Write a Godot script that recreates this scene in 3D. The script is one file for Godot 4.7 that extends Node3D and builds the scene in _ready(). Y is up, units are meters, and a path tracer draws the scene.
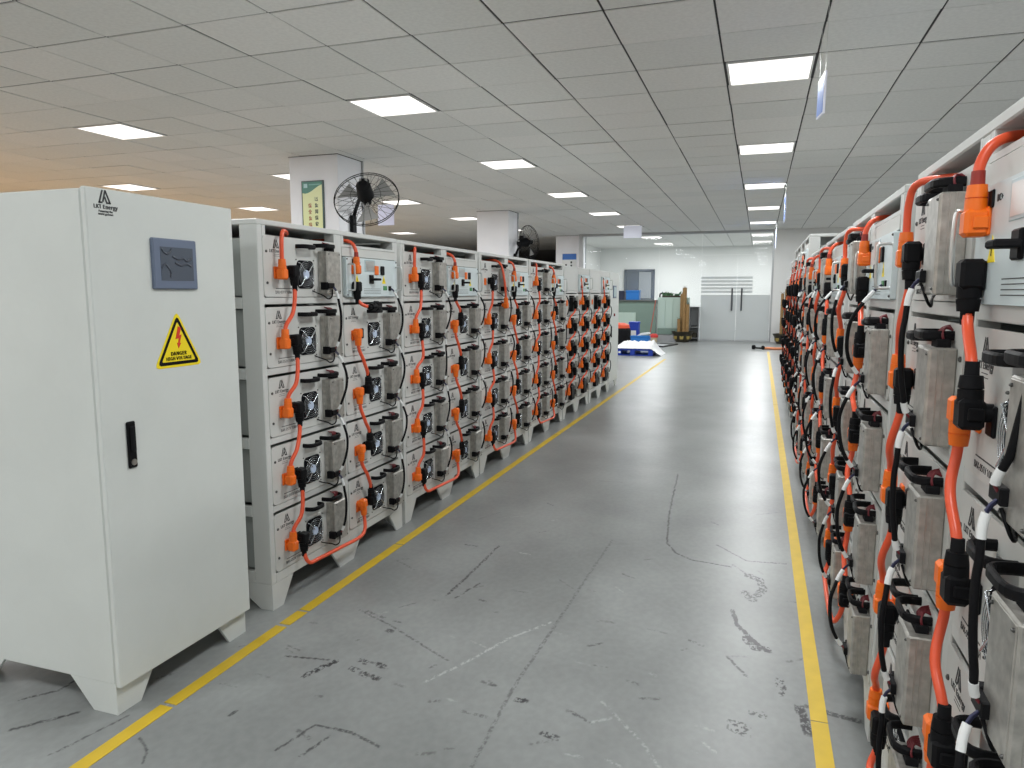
extends Node3D

# ------------------------------------------------------------------ mesh builder
class MB:
	var v := PackedVector3Array()
	var n := PackedVector3Array()
	var t := PackedVector2Array()
	func tri_n(a, b, c, na, nb, nc):
		v.append(a); v.append(c); v.append(b)
		n.append(na); n.append(nc); n.append(nb)
		t.append(Vector2.ZERO); t.append(Vector2.ZERO); t.append(Vector2.ZERO)
	func tri(a: Vector3, b: Vector3, c: Vector3):
		var q := (b - a).cross(c - a).normalized()
		tri_n(a, b, c, q, q, q)
	func quad(a, b, c, d):
		tri(a, b, c); tri(a, c, d)
	func quad_uv(a, b, c, d, ua, ub, uc, ud):
		var k := t.size()
		tri(a, b, c); tri(a, c, d)
		t[k] = ua; t[k + 1] = uc; t[k + 2] = ub
		t[k + 3] = ua; t[k + 4] = ud; t[k + 5] = uc
	func box(c: Vector3, s: Vector3, ch := 0.0, bs := Basis.IDENTITY):
		var h := s * 0.5
		if ch <= 0.0:
			var p := []
			for i in 8: p.append(c + bs * Vector3(h.x if i & 1 else -h.x, h.y if i & 2 else -h.y, h.z if i & 4 else -h.z))
			quad(p[4], p[5], p[7], p[6]); quad(p[1], p[0], p[2], p[3])
			quad(p[5], p[1], p[3], p[7]); quad(p[0], p[4], p[6], p[2])
			quad(p[6], p[7], p[3], p[2]); quad(p[0], p[1], p[5], p[4])
			return
		ch = min(ch, min(h.x, min(h.y, h.z)) * 0.9)
		# vertex on face axis a at corner sign s3
		var vt = func(a: int, g: Vector3) -> Vector3:
			var q := Vector3(g.x * (h.x - ch), g.y * (h.y - ch), g.z * (h.z - ch))
			q[a] = g[a] * h[a]
			return c + bs * q
		for a in 3:
			var b := (a + 1) % 3
			var d := (a + 2) % 3
			for sa in [-1.0, 1.0]:
				var cs := []
				for w in [[-1.0, -1.0], [1.0, -1.0], [1.0, 1.0], [-1.0, 1.0]]:
					var g := Vector3.ZERO
					g[a] = sa; g[b] = w[0]; g[d] = w[1]
					cs.append(vt.call(a, g))
				if sa > 0: quad(cs[0], cs[1], cs[2], cs[3])
				else: quad(cs[3], cs[2], cs[1], cs[0])
			# edges along axis a
			for sb in [-1.0, 1.0]:
				for sd in [-1.0, 1.0]:
					var g0 := Vector3.ZERO
					var g1 := Vector3.ZERO
					g0[a] = -1.0; g1[a] = 1.0; g0[b] = sb; g1[b] = sb; g0[d] = sd; g1[d] = sd
					_eq(vt, b, d, g0, g1, c)
		for i in 8:
			var g := Vector3(1 if i & 1 else -1, 1 if i & 2 else -1, 1 if i & 4 else -1)
			if g.x * g.y * g.z > 0: tri(vt.call(0, g), vt.call(1, g), vt.call(2, g))
			else: tri(vt.call(0, g), vt.call(2, g), vt.call(1, g))
	func _eq(vt, b, d, g0, g1, c):
		var p0: Vector3 = vt.call(b, g0)
		var p1: Vector3 = vt.call(d, g0)
		var p2: Vector3 = vt.call(d, g1)
		var p3: Vector3 = vt.call(b, g1)
		if (p1 - p0).cross(p2 - p0).dot((p0 + p2) * 0.5 - c) > 0: quad(p0, p1, p2, p3)
		else: quad(p3, p2, p1, p0)
	func span(a: Vector3, b: Vector3, ch := 0.0):
		box((a + b) * 0.5, (b - a).abs(), ch)
	func ring_frame(d: Vector3) -> Array:
		var u := d.cross(Vector3.UP if abs(d.y) < 0.9 else Vector3.RIGHT).normalized()
		return [u, d.cross(u).normalized()]
	func cyl(a: Vector3, b: Vector3, r0: float, r1: float, seg := 12, caps := true):
		var d := (b - a).normalized()
		var f := ring_frame(d)
		var sl: float = (r0 - r1) / max(0.00001, (b - a).length())
		for i in seg:
			var e0: Vector3 = f[0] * cos(TAU * i / seg) + f[1] * sin(TAU * i / seg)
			var e1: Vector3 = f[0] * cos(TAU * (i + 1) / seg) + f[1] * sin(TAU * (i + 1) / seg)
			var n0 := (e0 + d * sl).normalized()
			var n1 := (e1 + d * sl).normalized()
			tri_n(a + e0 * r0, a + e1 * r0, b + e1 * r1, n0, n1, n1)
			tri_n(a + e0 * r0, b + e1 * r1, b + e0 * r1, n0, n1, n0)
			if caps:
				if r1 > 0: tri_n(b, b + e0 * r1, b + e1 * r1, d, d, d)
				if r0 > 0: tri_n(a, a + e1 * r0, a + e0 * r0, -d, -d, -d)
	func tube(p: Array, r, seg := 8, closed := false):
		var m := p.size()
		var u := Vector3.ZERO
		var rings := []
		for i in m:
			var a: Vector3 = p[(i - 1 + m) % m] if (closed or i > 0) else p[i]
			var b: Vector3 = p[(i + 1) % m] if (closed or i < m - 1) else p[i]
			var d := (b - a).normalized()
			if i == 0: u = ring_frame(d)[0]
			else: u = (u - d * u.dot(d)).normalized()
			var w := d.cross(u)
			var rr: float = r[i] if r is Array else r
			var ring := []
			for k in seg:
				var e := u * cos(TAU * k / seg) + w * sin(TAU * k / seg)
				ring.append([p[i] + e * rr, e])
			rings.append(ring)
		for i in (m if closed else m - 1):
			var A = rings[i]
			var Bq = rings[(i + 1) % m]
			for k in seg:
				var k1 := (k + 1) % seg
				tri_n(A[k][0], A[k1][0], Bq[k1][0], A[k][1], A[k1][1], Bq[k1][1])
				tri_n(A[k][0], Bq[k1][0], Bq[k][0], A[k][1], Bq[k1][1], Bq[k][1])
		if not closed:
			for k in range(1, seg - 1):
				tri(rings[0][0][0], rings[0][k + 1][0], rings[0][k][0])
				tri(rings[m - 1][0][0], rings[m - 1][k][0], rings[m - 1][k + 1][0])
	func lathe(prof: Array, seg: int, xf: Transform3D):
		for i in prof.size() - 1:
			var a: Vector2 = prof[i]
			var b: Vector2 = prof[i + 1]
			var nn := Vector2(b.y - a.y, -(b.x - a.x)).normalized()
			for k in seg:
				var c0 := cos(TAU * k / seg); var s0 := sin(TAU * k / seg)
				var c1 := cos(TAU * (k + 1) / seg); var s1 := sin(TAU * (k + 1) / seg)
				var p0 := xf * Vector3(a.x * c0, a.y, a.x * s0)
				var p1 := xf * Vector3(a.x * c1, a.y, a.x * s1)
				var p2 := xf * Vector3(b.x * c1, b.y, b.x * s1)
				var p3 := xf * Vector3(b.x * c0, b.y, b.x * s0)
				var m0 := (xf.basis * Vector3(nn.x * c0, nn.y, nn.x * s0)).normalized()
				var m1 := (xf.basis * Vector3(nn.x * c1, nn.y, nn.x * s1)).normalized()
				tri_n(p0, p2, p1, m0, m1, m1)
				tri_n(p0, p3, p2, m0, m0, m1)
	func prism(poly: PackedVector2Array, z0: float, z1: float, xf := Transform3D.IDENTITY):
		if Geometry2D.is_polygon_clockwise(poly): poly.reverse()
		# Godot's y-down test: make sure it is counter-clockwise in y-up
		var area := 0.0
		for i in poly.size():
			area += poly[i].cross(poly[(i + 1) % poly.size()])
		if area < 0: poly.reverse()
		var idx := Geometry2D.triangulate_polygon(poly)
		for i in range(0, idx.size(), 3):
			var a := poly[idx[i]]; var b := poly[idx[i + 1]]; var c := poly[idx[i + 2]]
			if (b - a).cross(c - a) < 0:
				var q := b; b = c; c = q
			tri(xf * Vector3(a.x, a.y, z1), xf * Vector3(b.x, b.y, z1), xf * Vector3(c.x, c.y, z1))
			tri(xf * Vector3(a.x, a.y, z0), xf * Vector3(c.x, c.y, z0), xf * Vector3(b.x, b.y, z0))
		for i in poly.size():
			var a := poly[i]; var b := poly[(i + 1) % poly.size()]
			quad(xf * Vector3(a.x, a.y, z0), xf * Vector3(b.x, b.y, z0), xf * Vector3(b.x, b.y, z1), xf * Vector3(a.x, a.y, z1))
	func mesh() -> ArrayMesh:
		var m := ArrayMesh.new()
		var arr := []
		arr.resize(Mesh.ARRAY_MAX)
		arr[Mesh.ARRAY_VERTEX] = v; arr[Mesh.ARRAY_NORMAL] = n; arr[Mesh.ARRAY_TEX_UV] = t
		m.add_surface_from_arrays(Mesh.PRIMITIVE_TRIANGLES, arr)
		return m

# ------------------------------------------------------------------ scene helpers
var used := {}
var M := {}
var rng := RandomNumberGenerator.new()

func numbered(called: String) -> String:
	if not used.has(called):
		used[called] = 0
		return called
	used[called] += 1
	return "%s_%03d" % [called, used[called]]

func tag(o: Node, label: String, category: String, group := "", kind := ""):
	if label: o.set_meta("label", label)
	if category: o.set_meta("category", category)
	if group: o.set_meta("group", group)
	if kind: o.set_meta("kind", kind)
	return o

func thing(called: String, label: String, category: String, at := Transform3D.IDENTITY, group := "") -> Node3D:
	var o := Node3D.new()
	o.name = numbered(called)
	add_child(o)
	o.transform = at
	tag(o, label, category, group)
	return o

func put(called: String, mesh: Mesh, m: Material, parent: Node = null, at := Transform3D.IDENTITY) -> MeshInstance3D:
	var o := MeshInstance3D.new()
	o.mesh = mesh
	o.material_override = m
	o.cast_shadow = GeometryInstance3D.SHADOW_CASTING_SETTING_ON
	o.transform = at
	if parent == null:
		o.name = numbered(called)
		add_child(o)
	else:
		o.name = called
		parent.add_child(o, true)
	return o

func part(called: String, b: MB, m: Material, parent: Node = null, at := Transform3D.IDENTITY) -> MeshInstance3D:
	return put(called, b.mesh(), m, parent, at)

func bx(a: Vector3, b: Vector3, ch := 0.0) -> MB:
	var q := MB.new()
	q.span(a, b, ch)
	return q

func structure(o: Node, label := "", category := ""):
	tag(o, label, category, "", "structure")
	return o

func copy(o: Node3D, at: Transform3D, label := "", group := "") -> Node3D:
	var c: Node3D = o.duplicate()
	c.name = numbered(base_name(o))
	add_child(c)
	c.transform = at
	if label: c.set_meta("label", label)
	if group: c.set_meta("group", group)
	return c

func base_name(o: Node) -> String:
	return o.get_meta("base_name", String(o.name))

func T(p: Vector3, yaw := 0.0) -> Transform3D:
	return Transform3D(Basis(Vector3.UP, yaw), p)

func smooth(c: Array, per := 6) -> Array:
	var out := []
	for i in c.size() - 1:
		var p0: Vector3 = c[max(i - 1, 0)]
		var p1: Vector3 = c[i]
		var p2: Vector3 = c[i + 1]
		var p3: Vector3 = c[min(i + 2, c.size() - 1)]
		for k in per:
			var t := float(k) / per
			out.append(0.5 * (2.0 * p1 + (p2 - p0) * t + (2.0 * p0 - 5.0 * p1 + 4.0 * p2 - p3) * t * t + (3.0 * p1 - p0 - 3.0 * p2 + p3) * t * t * t))
	out.append(c[c.size() - 1])
	return out

func rrect(x0: float, y0: float, x1: float, y1: float, r: float, seg := 4) -> PackedVector2Array:
	var p := PackedVector2Array()
	for q in [[x1 - r, y1 - r, 0.0], [x0 + r, y1 - r, PI / 2], [x0 + r, y0 + r, PI], [x1 - r, y0 + r, PI * 1.5]]:
		for k in seg + 1:
			var a: float = q[2] + PI / 2 * k / seg
			p.append(Vector2(q[0] + cos(a) * r, q[1] + sin(a) * r))
	return p

func noise_tex(seed_: int, freq: float, lo: float, hi: float, size := 256, oct := 4, tint := Color(1, 1, 1)) -> ImageTexture:
	var f := FastNoiseLite.new()
	f.seed = seed_
	f.frequency = freq
	f.fractal_octaves = oct
	var im := f.get_seamless_image(size, size)
	im.convert(Image.FORMAT_RGB8)
	for y in size:
		for x in size:
			var k := lerpf(lo, hi, im.get_pixel(x, y).r)
			im.set_pixel(x, y, Color(k * tint.r, k * tint.g, k * tint.b))
	im.generate_mipmaps()
	return ImageTexture.create_from_image(im)

func mat(c: Color, rough := 0.5, metal := 0.0, tex: Texture2D = null, scale := 2.0) -> StandardMaterial3D:
	var m := StandardMaterial3D.new()
	m.albedo_color = c
	m.roughness = rough
	m.metallic = metal
	if tex:
		m.albedo_texture = tex
		m.uv1_triplanar = true
		m.uv1_world_triplanar = true
		m.uv1_scale = Vector3.ONE * scale
	return m

func glow(c: Color, e: float) -> StandardMaterial3D:
	var m := mat(c, 0.6)
	m.emission_enabled = true
	m.emission = c
	m.emission_energy_multiplier = e
	return m

var font_bold: SystemFont
var font_plain: SystemFont
func text_mesh(s: String, height: float, bold := true, depth := 0.0012, step := 3.0) -> TextMesh:
	var t := TextMesh.new()
	t.text = s
	t.font = font_bold if bold else font_plain
	t.font_size = 32
	t.pixel_size = height / 23.0
	t.depth = depth
	t.curve_step = step
	t.horizontal_alignment = HORIZONTAL_ALIGNMENT_CENTER
	t.vertical_alignment = VERTICAL_ALIGNMENT_CENTER
	return t

const CAM_H := 1.32
const FOCAL := 718.0
var cam: Camera3D
func px_ray(x: float, y: float) -> Vector3:
	return cam.basis * Vector3(x - 512.0, 384.0 - y, -FOCAL)
func px_floor(x: float, y: float) -> Vector3:
	var d := px_ray(x, y)
	return Vector3(0, CAM_H, 0) + d * (-CAM_H / d.y)

const CEIL := 3.0
const WL := -1.872      # front plane of the left rack row
const WR := 0.357      # front plane of the right rack row
const LAMP_DX := 3.2
const LAMP_DZ := 3.125
const LAMP_X0 := 0.0
const LAMP_Z0 := -6.05
const LAMP_ENERGY := 3.7

func _ready():
	rng.seed = 7
	# ---------------- camera
	cam = Camera3D.new()
	cam.name = "camera"
	add_child(cam)
	cam.position = Vector3(0, CAM_H, 0)
	var pitch := -atan(91.0 / FOCAL)
	var yaw := atan(248.0 * cos(pitch) / FOCAL)
	cam.basis = Basis(Vector3.UP, yaw) * Basis(Vector3.RIGHT, pitch)
	cam.fov = rad_to_deg(2.0 * atan(384.0 / FOCAL))
	cam.near = 0.05
	cam.current = true
	# ---------------- environment and exposure
	var we := WorldEnvironment.new()
	we.name = "world_environment"
	var env := Environment.new()
	env.background_mode = Environment.BG_COLOR
	env.background_color = Color(0.02, 0.02, 0.02)
	env.tonemap_mode = Environment.TONE_MAPPER_LINEAR
	env.tonemap_exposure = 1.0
	env.sdfgi_enabled = true
	env.ssao_enabled = true
	env.ssil_enabled = true
	we.environment = env
	add_child(we)
	materials()
	ceiling_lights()
	# ---------------- structure
	shell()
	floor_build()
	pillars()
	partition()
	# ---------------- objects
	power_cabinet()
	prototypes()
	rack_rows()
	floor_tape()
	far_things()
	fans_and_signs()

# ------------------------------------------------------------------ materials
func materials():
	font_bold = SystemFont.new()
	font_bold.font_names = PackedStringArray(["Droid Sans"])
	font_bold.font_weight = 700
	font_plain = SystemFont.new()
	font_plain.font_names = PackedStringArray(["Droid Sans"])
	var fine := noise_tex(3, 0.05, 0.93, 1.0)
	var soft := noise_tex(5, 0.012, 0.975, 1.0)
	var brushed := noise_tex(9, 0.02, 0.8, 1.0)
	M.cabinet = mat(Color8(214, 218, 214), 0.42, 0.0, soft, 0.9)
	M.rack = mat(Color8(208, 210, 207), 0.42, 0.0, soft, 0.9)
	M.face = mat(Color8(206, 207, 203), 0.45, 0.0, soft, 1.3)
	M.body = mat(Color8(150, 155, 152), 0.5, 0.0, soft, 1.0)
	M.control = mat(Color8(214, 226, 228), 0.35, 0.0, soft, 1.0)
	M.alu = mat(Color8(196, 193, 186), 0.36, 0.58, brushed, 6.0)
	M.silver = mat(Color8(205, 206, 204), 0.3, 0.85)
	M.steel = mat(Color8(190, 188, 182), 0.3, 0.9)
	M.orange = mat(Color8(243, 112, 18), 0.42)
	M.cable = mat(Color8(231, 88, 52), 0.34)
	M.black = mat(Color8(22, 22, 24), 0.45)
	M.black_soft = mat(Color8(28, 28, 30), 0.75)
	M.fan_black = mat(Color8(12, 13, 18), 0.7)
	for k in ["black", "black_soft", "fan_black"]: M[k].metallic_specular = 0.22
	M.print = mat(Color8(46, 48, 50), 0.6)
	M.white_wrap = mat(Color8(225, 227, 226), 0.5)
	M.fan_dark = M.fan_black
	M.fan_hub = mat(Color8(190, 204, 226), 0.4)
	M.grille = mat(Color8(205, 210, 214), 0.25, 0.9)
	M.wire_red = mat(Color8(112, 34, 42), 0.5)
	M.wire_blue = mat(Color8(40, 42, 74), 0.5)
	M.bezel = mat(Color8(104, 116, 138), 0.4)
	M.screen = mat(Color8(84, 92, 104), 0.22)
	M.screen_pale = mat(Color8(176, 196, 200), 0.3)
	M.film = mat(Color8(64, 70, 82), 0.3)
	M.yellow = mat(Color8(250, 224, 20), 0.5)
	M.tape = mat(Color8(216, 182, 46), 0.5, 0.0, noise_tex(21, 0.02, 0.93, 1.0), 1.7)
	M.sign_red = mat(Color8(214, 52, 30), 0.5)
	M.green_label = mat(Color8(70, 140, 84), 0.5)
	M.tile = []
	for i in 3:
		M.tile.append(mat([Color8(231, 231, 228), Color8(228, 228, 225), Color8(234, 233, 230)][i], 0.85, 0.0, noise_tex(31 + i, 0.06, 0.95, 1.0, 256, 5), 1.6))
	M.tile_back = mat(Color8(56, 56, 56), 0.9)
	M.lamp = glow(Color(1.0, 0.985, 0.97), 1.6)
	M.lamp_frame = mat(Color8(230, 230, 228), 0.5)
	M.wall = mat(Color8(224, 225, 223), 0.8, 0.0, soft, 0.3)
	M.pillar = mat(Color8(243, 243, 247), 0.75, 0.0, soft, 0.5)
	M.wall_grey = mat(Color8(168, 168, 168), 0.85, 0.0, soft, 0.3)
	M.wood = mat(Color8(206, 168, 130), 0.6, 0.0, fine, 0.6)
	M.alu_frame = mat(Color8(176, 178, 180), 0.4, 0.5)
	var gl := StandardMaterial3D.new()
	gl.albedo_color = Color(0.86, 0.93, 0.92, 0.07)
	gl.transparency = BaseMaterial3D.TRANSPARENCY_ALPHA
	gl.roughness = 0.02
	gl.metallic_specular = 0.2
	M.glass = gl
	var fr := StandardMaterial3D.new()
	fr.albedo_color = Color(0.79, 0.81, 0.81, 0.74)
	fr.transparency = BaseMaterial3D.TRANSPARENCY_ALPHA
	fr.roughness = 0.5
	M.frost = fr
	M.blue = mat(Color8(28, 112, 190), 0.5)
	M.blue_dark = mat(Color8(24, 62, 170), 0.5)
	M.navy = mat(Color8(30, 38, 62), 0.5)
	M.plastic_wrap = mat(Color8(232, 234, 234), 0.35)
	M.bamboo = mat(Color8(172, 136, 84), 0.5, 0.0, noise_tex(41, 0.04, 0.7, 1.0), 3.0)
	M.pot = mat(Color8(48, 44, 30), 0.35)
	M.pot_gold = mat(Color8(150, 132, 70), 0.4)
	M.leaf = mat(Color8(58, 96, 62), 0.5)
	M.pale_green = mat(Color8(176, 196, 186), 0.3)
	M.green_glass = mat(Color8(120, 142, 132), 0.25)
	M.red_brown = mat(Color8(150, 84, 70), 0.5)
	M.red = mat(Color8(206, 66, 62), 0.5)
	M.beige = mat(Color8(206, 190, 160), 0.6)
	M.window_dark = mat(Color8(66, 72, 90), 0.25)
	M.curtain = mat(Color8(150, 154, 160), 0.8)
	M.mat_dark = mat(Color8(34, 36, 36), 0.6)

# ------------------------------------------------------------------ lamps
func ceiling_lamp(p: Vector3, label: String, group: String, e := LAMP_ENERGY):
	var l := thing("ceiling_light", label, "ceiling light", T(p), group)
	var f := MB.new()
	var o := 0.305
	for s in [-1.0, 1.0]:
		f.box(Vector3(s * (o - 0.008), -0.004, 0), Vector3(0.016, 0.014, o * 2), 0.002)
		f.box(Vector3(0, -0.004, s * (o - 0.008)), Vector3(o * 2 - 0.032, 0.014, 0.016), 0.002)
	part("frame", f, M.lamp_frame, l)
	part("diffuser", bx(Vector3(-o + 0.016, -0.004, -o + 0.016), Vector3(o - 0.016, 0.006, o - 0.016)), M.lamp, l)
	var a := AreaLight3D.new()
	a.name = "panel_light"
	a.area_size = Vector2(0.57, 0.57)
	a.light_energy = e
	a.light_color = Color(0.985, 0.995, 1.0)
	a.area_range = 40.0
	a.area_attenuation = 2.0
	a.shadow_enabled = true
	l.add_child(a)
	a.transform = Transform3D(Basis(Vector3.RIGHT, -PI / 2), Vector3(0, -0.012, 0))

func lamp_here(ix: int, iz: int) -> bool:
	return ix >= -4 and ix <= 1 and iz >= -3 and iz <= 4

func ceiling_lights():
	var rows := ["third row past the pillars", "second row past the pillars", "first row past the pillars", "row behind the pillar-side racks", "row above the aisle", "row behind the racks across the aisle"]
	var nth := ["first", "second", "third", "fourth", "fifth", "sixth", "seventh", "eighth"]
	for ix in range(-4, 2):
		for iz in range(-3, 5):
			ceiling_lamp(Vector3(LAMP_X0 + ix * LAMP_DX, CEIL, LAMP_Z0 - iz * LAMP_DZ), "square LED ceiling panel, %s, %s from glass partition" % [rows[ix + 4], nth[4 - iz]], "LED panels in the hall ceiling")
	for p in [[0.0, -22.3, "above the glass doors, inside, nearer the glass"], [-3.2, -22.3, "above the counter, inside, nearer the glass"], [0.0, -25.3, "inside past the glass doors, nearer the back wall"], [-3.2, -25.3, "inside past the counter, nearer the back wall"]]:
		ceiling_lamp(Vector3(p[0], CEIL, p[1]), "square LED ceiling panel " + p[2], "LED panels behind the glass", LAMP_ENERGY * 2.3)

# ------------------------------------------------------------------ shell
func shell():
	# ceiling with single tiles
	var c := Node3D.new()
	c.name = numbered("ceiling")
	add_child(c)
	structure(c, "grey suspended ceiling of square mineral tiles", "ceiling")
	part("slab", bx(Vector3(-15.2, CEIL + 0.02, -27.6), Vector3(5.7, CEIL + 0.2, 6.2)), M.tile_back, c)
	var px := LAMP_DX / 5.0
	var pz := LAMP_DZ / 5.0
	var tm := MB.new()
	tm.box(Vector3(0, 0.008, 0), Vector3(px - 0.013, 0.016, pz - 0.015), 0.003)
	var tmesh := tm.mesh()
	for i in range(-24, 11):
		var bxx := LAMP_X0 + (i - 0.5) * px
		if bxx > -15.0 and bxx < 5.5: part("grid_bar", bx(Vector3(bxx - 0.0075, CEIL + 0.004, -27.4), Vector3(bxx + 0.0075, CEIL + 0.02, 6.0)), M.tile_back, c)
	for k in range(-19, 36):
		var bzz := LAMP_Z0 - (k - 0.5) * pz
		if bzz > -27.4 and bzz < 6.0: part("grid_bar", bx(Vector3(-15.0, CEIL + 0.0045, bzz - 0.0085), Vector3(5.5, CEIL + 0.0195, bzz + 0.0085)), M.tile_back, c)
	var near := []
	var rest := []
	for i in range(-24, 10):
		for k in range(-19, 36):
			var x := LAMP_X0 + i * px
			var z := LAMP_Z0 - k * pz
			if x < -15.0 or x > 5.4 or z > 5.9 or z < -27.3: continue
			var ix := floori(float(i) / 5.0 + 0.5)
			var iz := floori(float(k) / 5.0 + 0.5)
			if i == ix * 5 and k == iz * 5 and lamp_here(ix, iz): continue
			var p := Vector3(x, CEIL, z)
			var d := cam.basis.inverse() * (p - cam.position)
			var vis: bool = d.z < -0.5 and abs(d.x / d.z) < 0.76 and d.y / -d.z < 0.56
			if vis and z > -20.5: near.append([p.distance_to(cam.position), p])
			else: rest.append(p)
	near.sort_custom(func(a, b): return a[0] < b[0])
	var rest_mb := MB.new()
	for j in near.size():
		var p: Vector3 = near[j][1]
		if j >= 300:
			rest.append(p)
			continue
		var t := Transform3D(Basis(Vector3(1, 0, 0.3).normalized(), rng.randf_range(-0.004, 0.004)), p + Vector3(rng.randf_range(-0.002, 0.002), rng.randf_range(-0.003, 0.001), rng.randf_range(-0.002, 0.002)))
		put("tile", tmesh, M.tile[rng.randi() % 3], c, t)
	for p in rest:
		rest_mb.box(p + Vector3(0, 0.008 + rng.randf_range(-0.002, 0.001), 0), Vector3(px - 0.013, 0.016, pz - 0.015))
	var ro := part("tile_field", rest_mb, M.tile[0], c)
	ro.set_meta("kind", "stuff")
	# outer walls
	var w := part("wall_right", bx(Vector3(5.5, 0, -21.0), Vector3(5.7, CEIL + 0.02, 6.2)), M.wall); structure(w)
	w = part("wall_left", bx(Vector3(-15.2, 0, -27.6), Vector3(-15.0, CEIL + 0.02, 6.2)), M.wood); structure(w)
	w = part("wall_rear", bx(Vector3(-15.0, 0, 6.0), Vector3(5.5, CEIL + 0.02, 6.2)), M.wall); structure(w)
	w = part("wall_end", bx(Vector3(-5.9, 0, -27.6), Vector3(5.7, CEIL + 0.02, -27.4)), M.wall); structure(w, "pale wall at the back of the room behind the glass", "wall")
	# the hall runs on, without lamps, past the last pillar
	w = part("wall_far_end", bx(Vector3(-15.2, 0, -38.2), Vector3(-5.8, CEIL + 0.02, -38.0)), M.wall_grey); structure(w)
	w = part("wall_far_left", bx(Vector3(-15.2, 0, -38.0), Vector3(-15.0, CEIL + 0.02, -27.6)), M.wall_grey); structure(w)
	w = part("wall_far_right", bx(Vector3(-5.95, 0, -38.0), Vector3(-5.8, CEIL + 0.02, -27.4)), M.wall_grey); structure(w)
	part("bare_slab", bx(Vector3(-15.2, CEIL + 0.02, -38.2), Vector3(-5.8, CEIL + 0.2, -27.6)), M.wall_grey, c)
	w = part("wall_side", bx(Vector3(-5.95, 0, -27.4), Vector3(-5.8, CEIL + 0.02, -21.5)), M.wall); structure(w)
	w = part("wall_right_end", bx(Vector3(0.32, 0, -20.9), Vector3(5.7, CEIL + 0.02, -20.6)), M.wall); structure(w, "pale wall beside the glass partition", "wall")
	w = part("wall_room_right", bx(Vector3(3.5, 0, -27.4), Vector3(3.7, CEIL + 0.02, -20.9)), M.wall); structure(w)

# ------------------------------------------------------------------ floor
const FX0 := -2.7
const FX1 := 0.7
const FZ0 := -9.2
const FZ1 := -0.6
const FW := 1024
const FH := 2048
var fim: Image

func fmark(pts: Array, width: float, col: Color, alpha: float, broken := 0.0, seed_ := 1):
	var f := FastNoiseLite.new()
	f.seed = seed_
	f.frequency = 0.05
	var sx := FW / (FX1 - FX0)
	var sy := FH / (FZ1 - FZ0)
	for i in pts.size() - 1:
		var a := px_floor(pts[i][0], pts[i][1])
		var b := px_floor(pts[i + 1][0], pts[i + 1][1])
		var len := a.distance_to(b)
		var steps := int(len / 0.003) + 1
		for k in steps:
			var p := a.lerp(b, float(k) / steps)
			var jx := f.get_noise_2d(p.x * 400.0, p.z * 400.0) * 0.006
			var cx := (p.x + jx - FX0) * sx
			var cy := (p.z - FZ0) * sy
			var rx := width * 0.5 * sx * (0.7 + 0.5 * f.get_noise_2d(p.z * 900.0, 7.0))
			var ry := width * 0.5 * sy
			for yy in range(int(cy - ry), int(cy + ry) + 1):
				for xx in range(int(cx - rx), int(cx + rx) + 1):
					if xx < 0 or yy < 0 or xx >= FW or yy >= FH: continue
					var nz := f.get_noise_2d(xx * 3.2, yy * 3.2) + 0.6 * f.get_noise_2d(xx * 11.0, yy * 11.0)
					if nz < broken * 1.3 - 0.62: continue
					var o := fim.get_pixel(xx, yy)
					fim.set_pixel(xx, yy, o.lerp(col, clampf(alpha * (0.34 + 0.5 * nz), 0.0, 0.8)))

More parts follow.
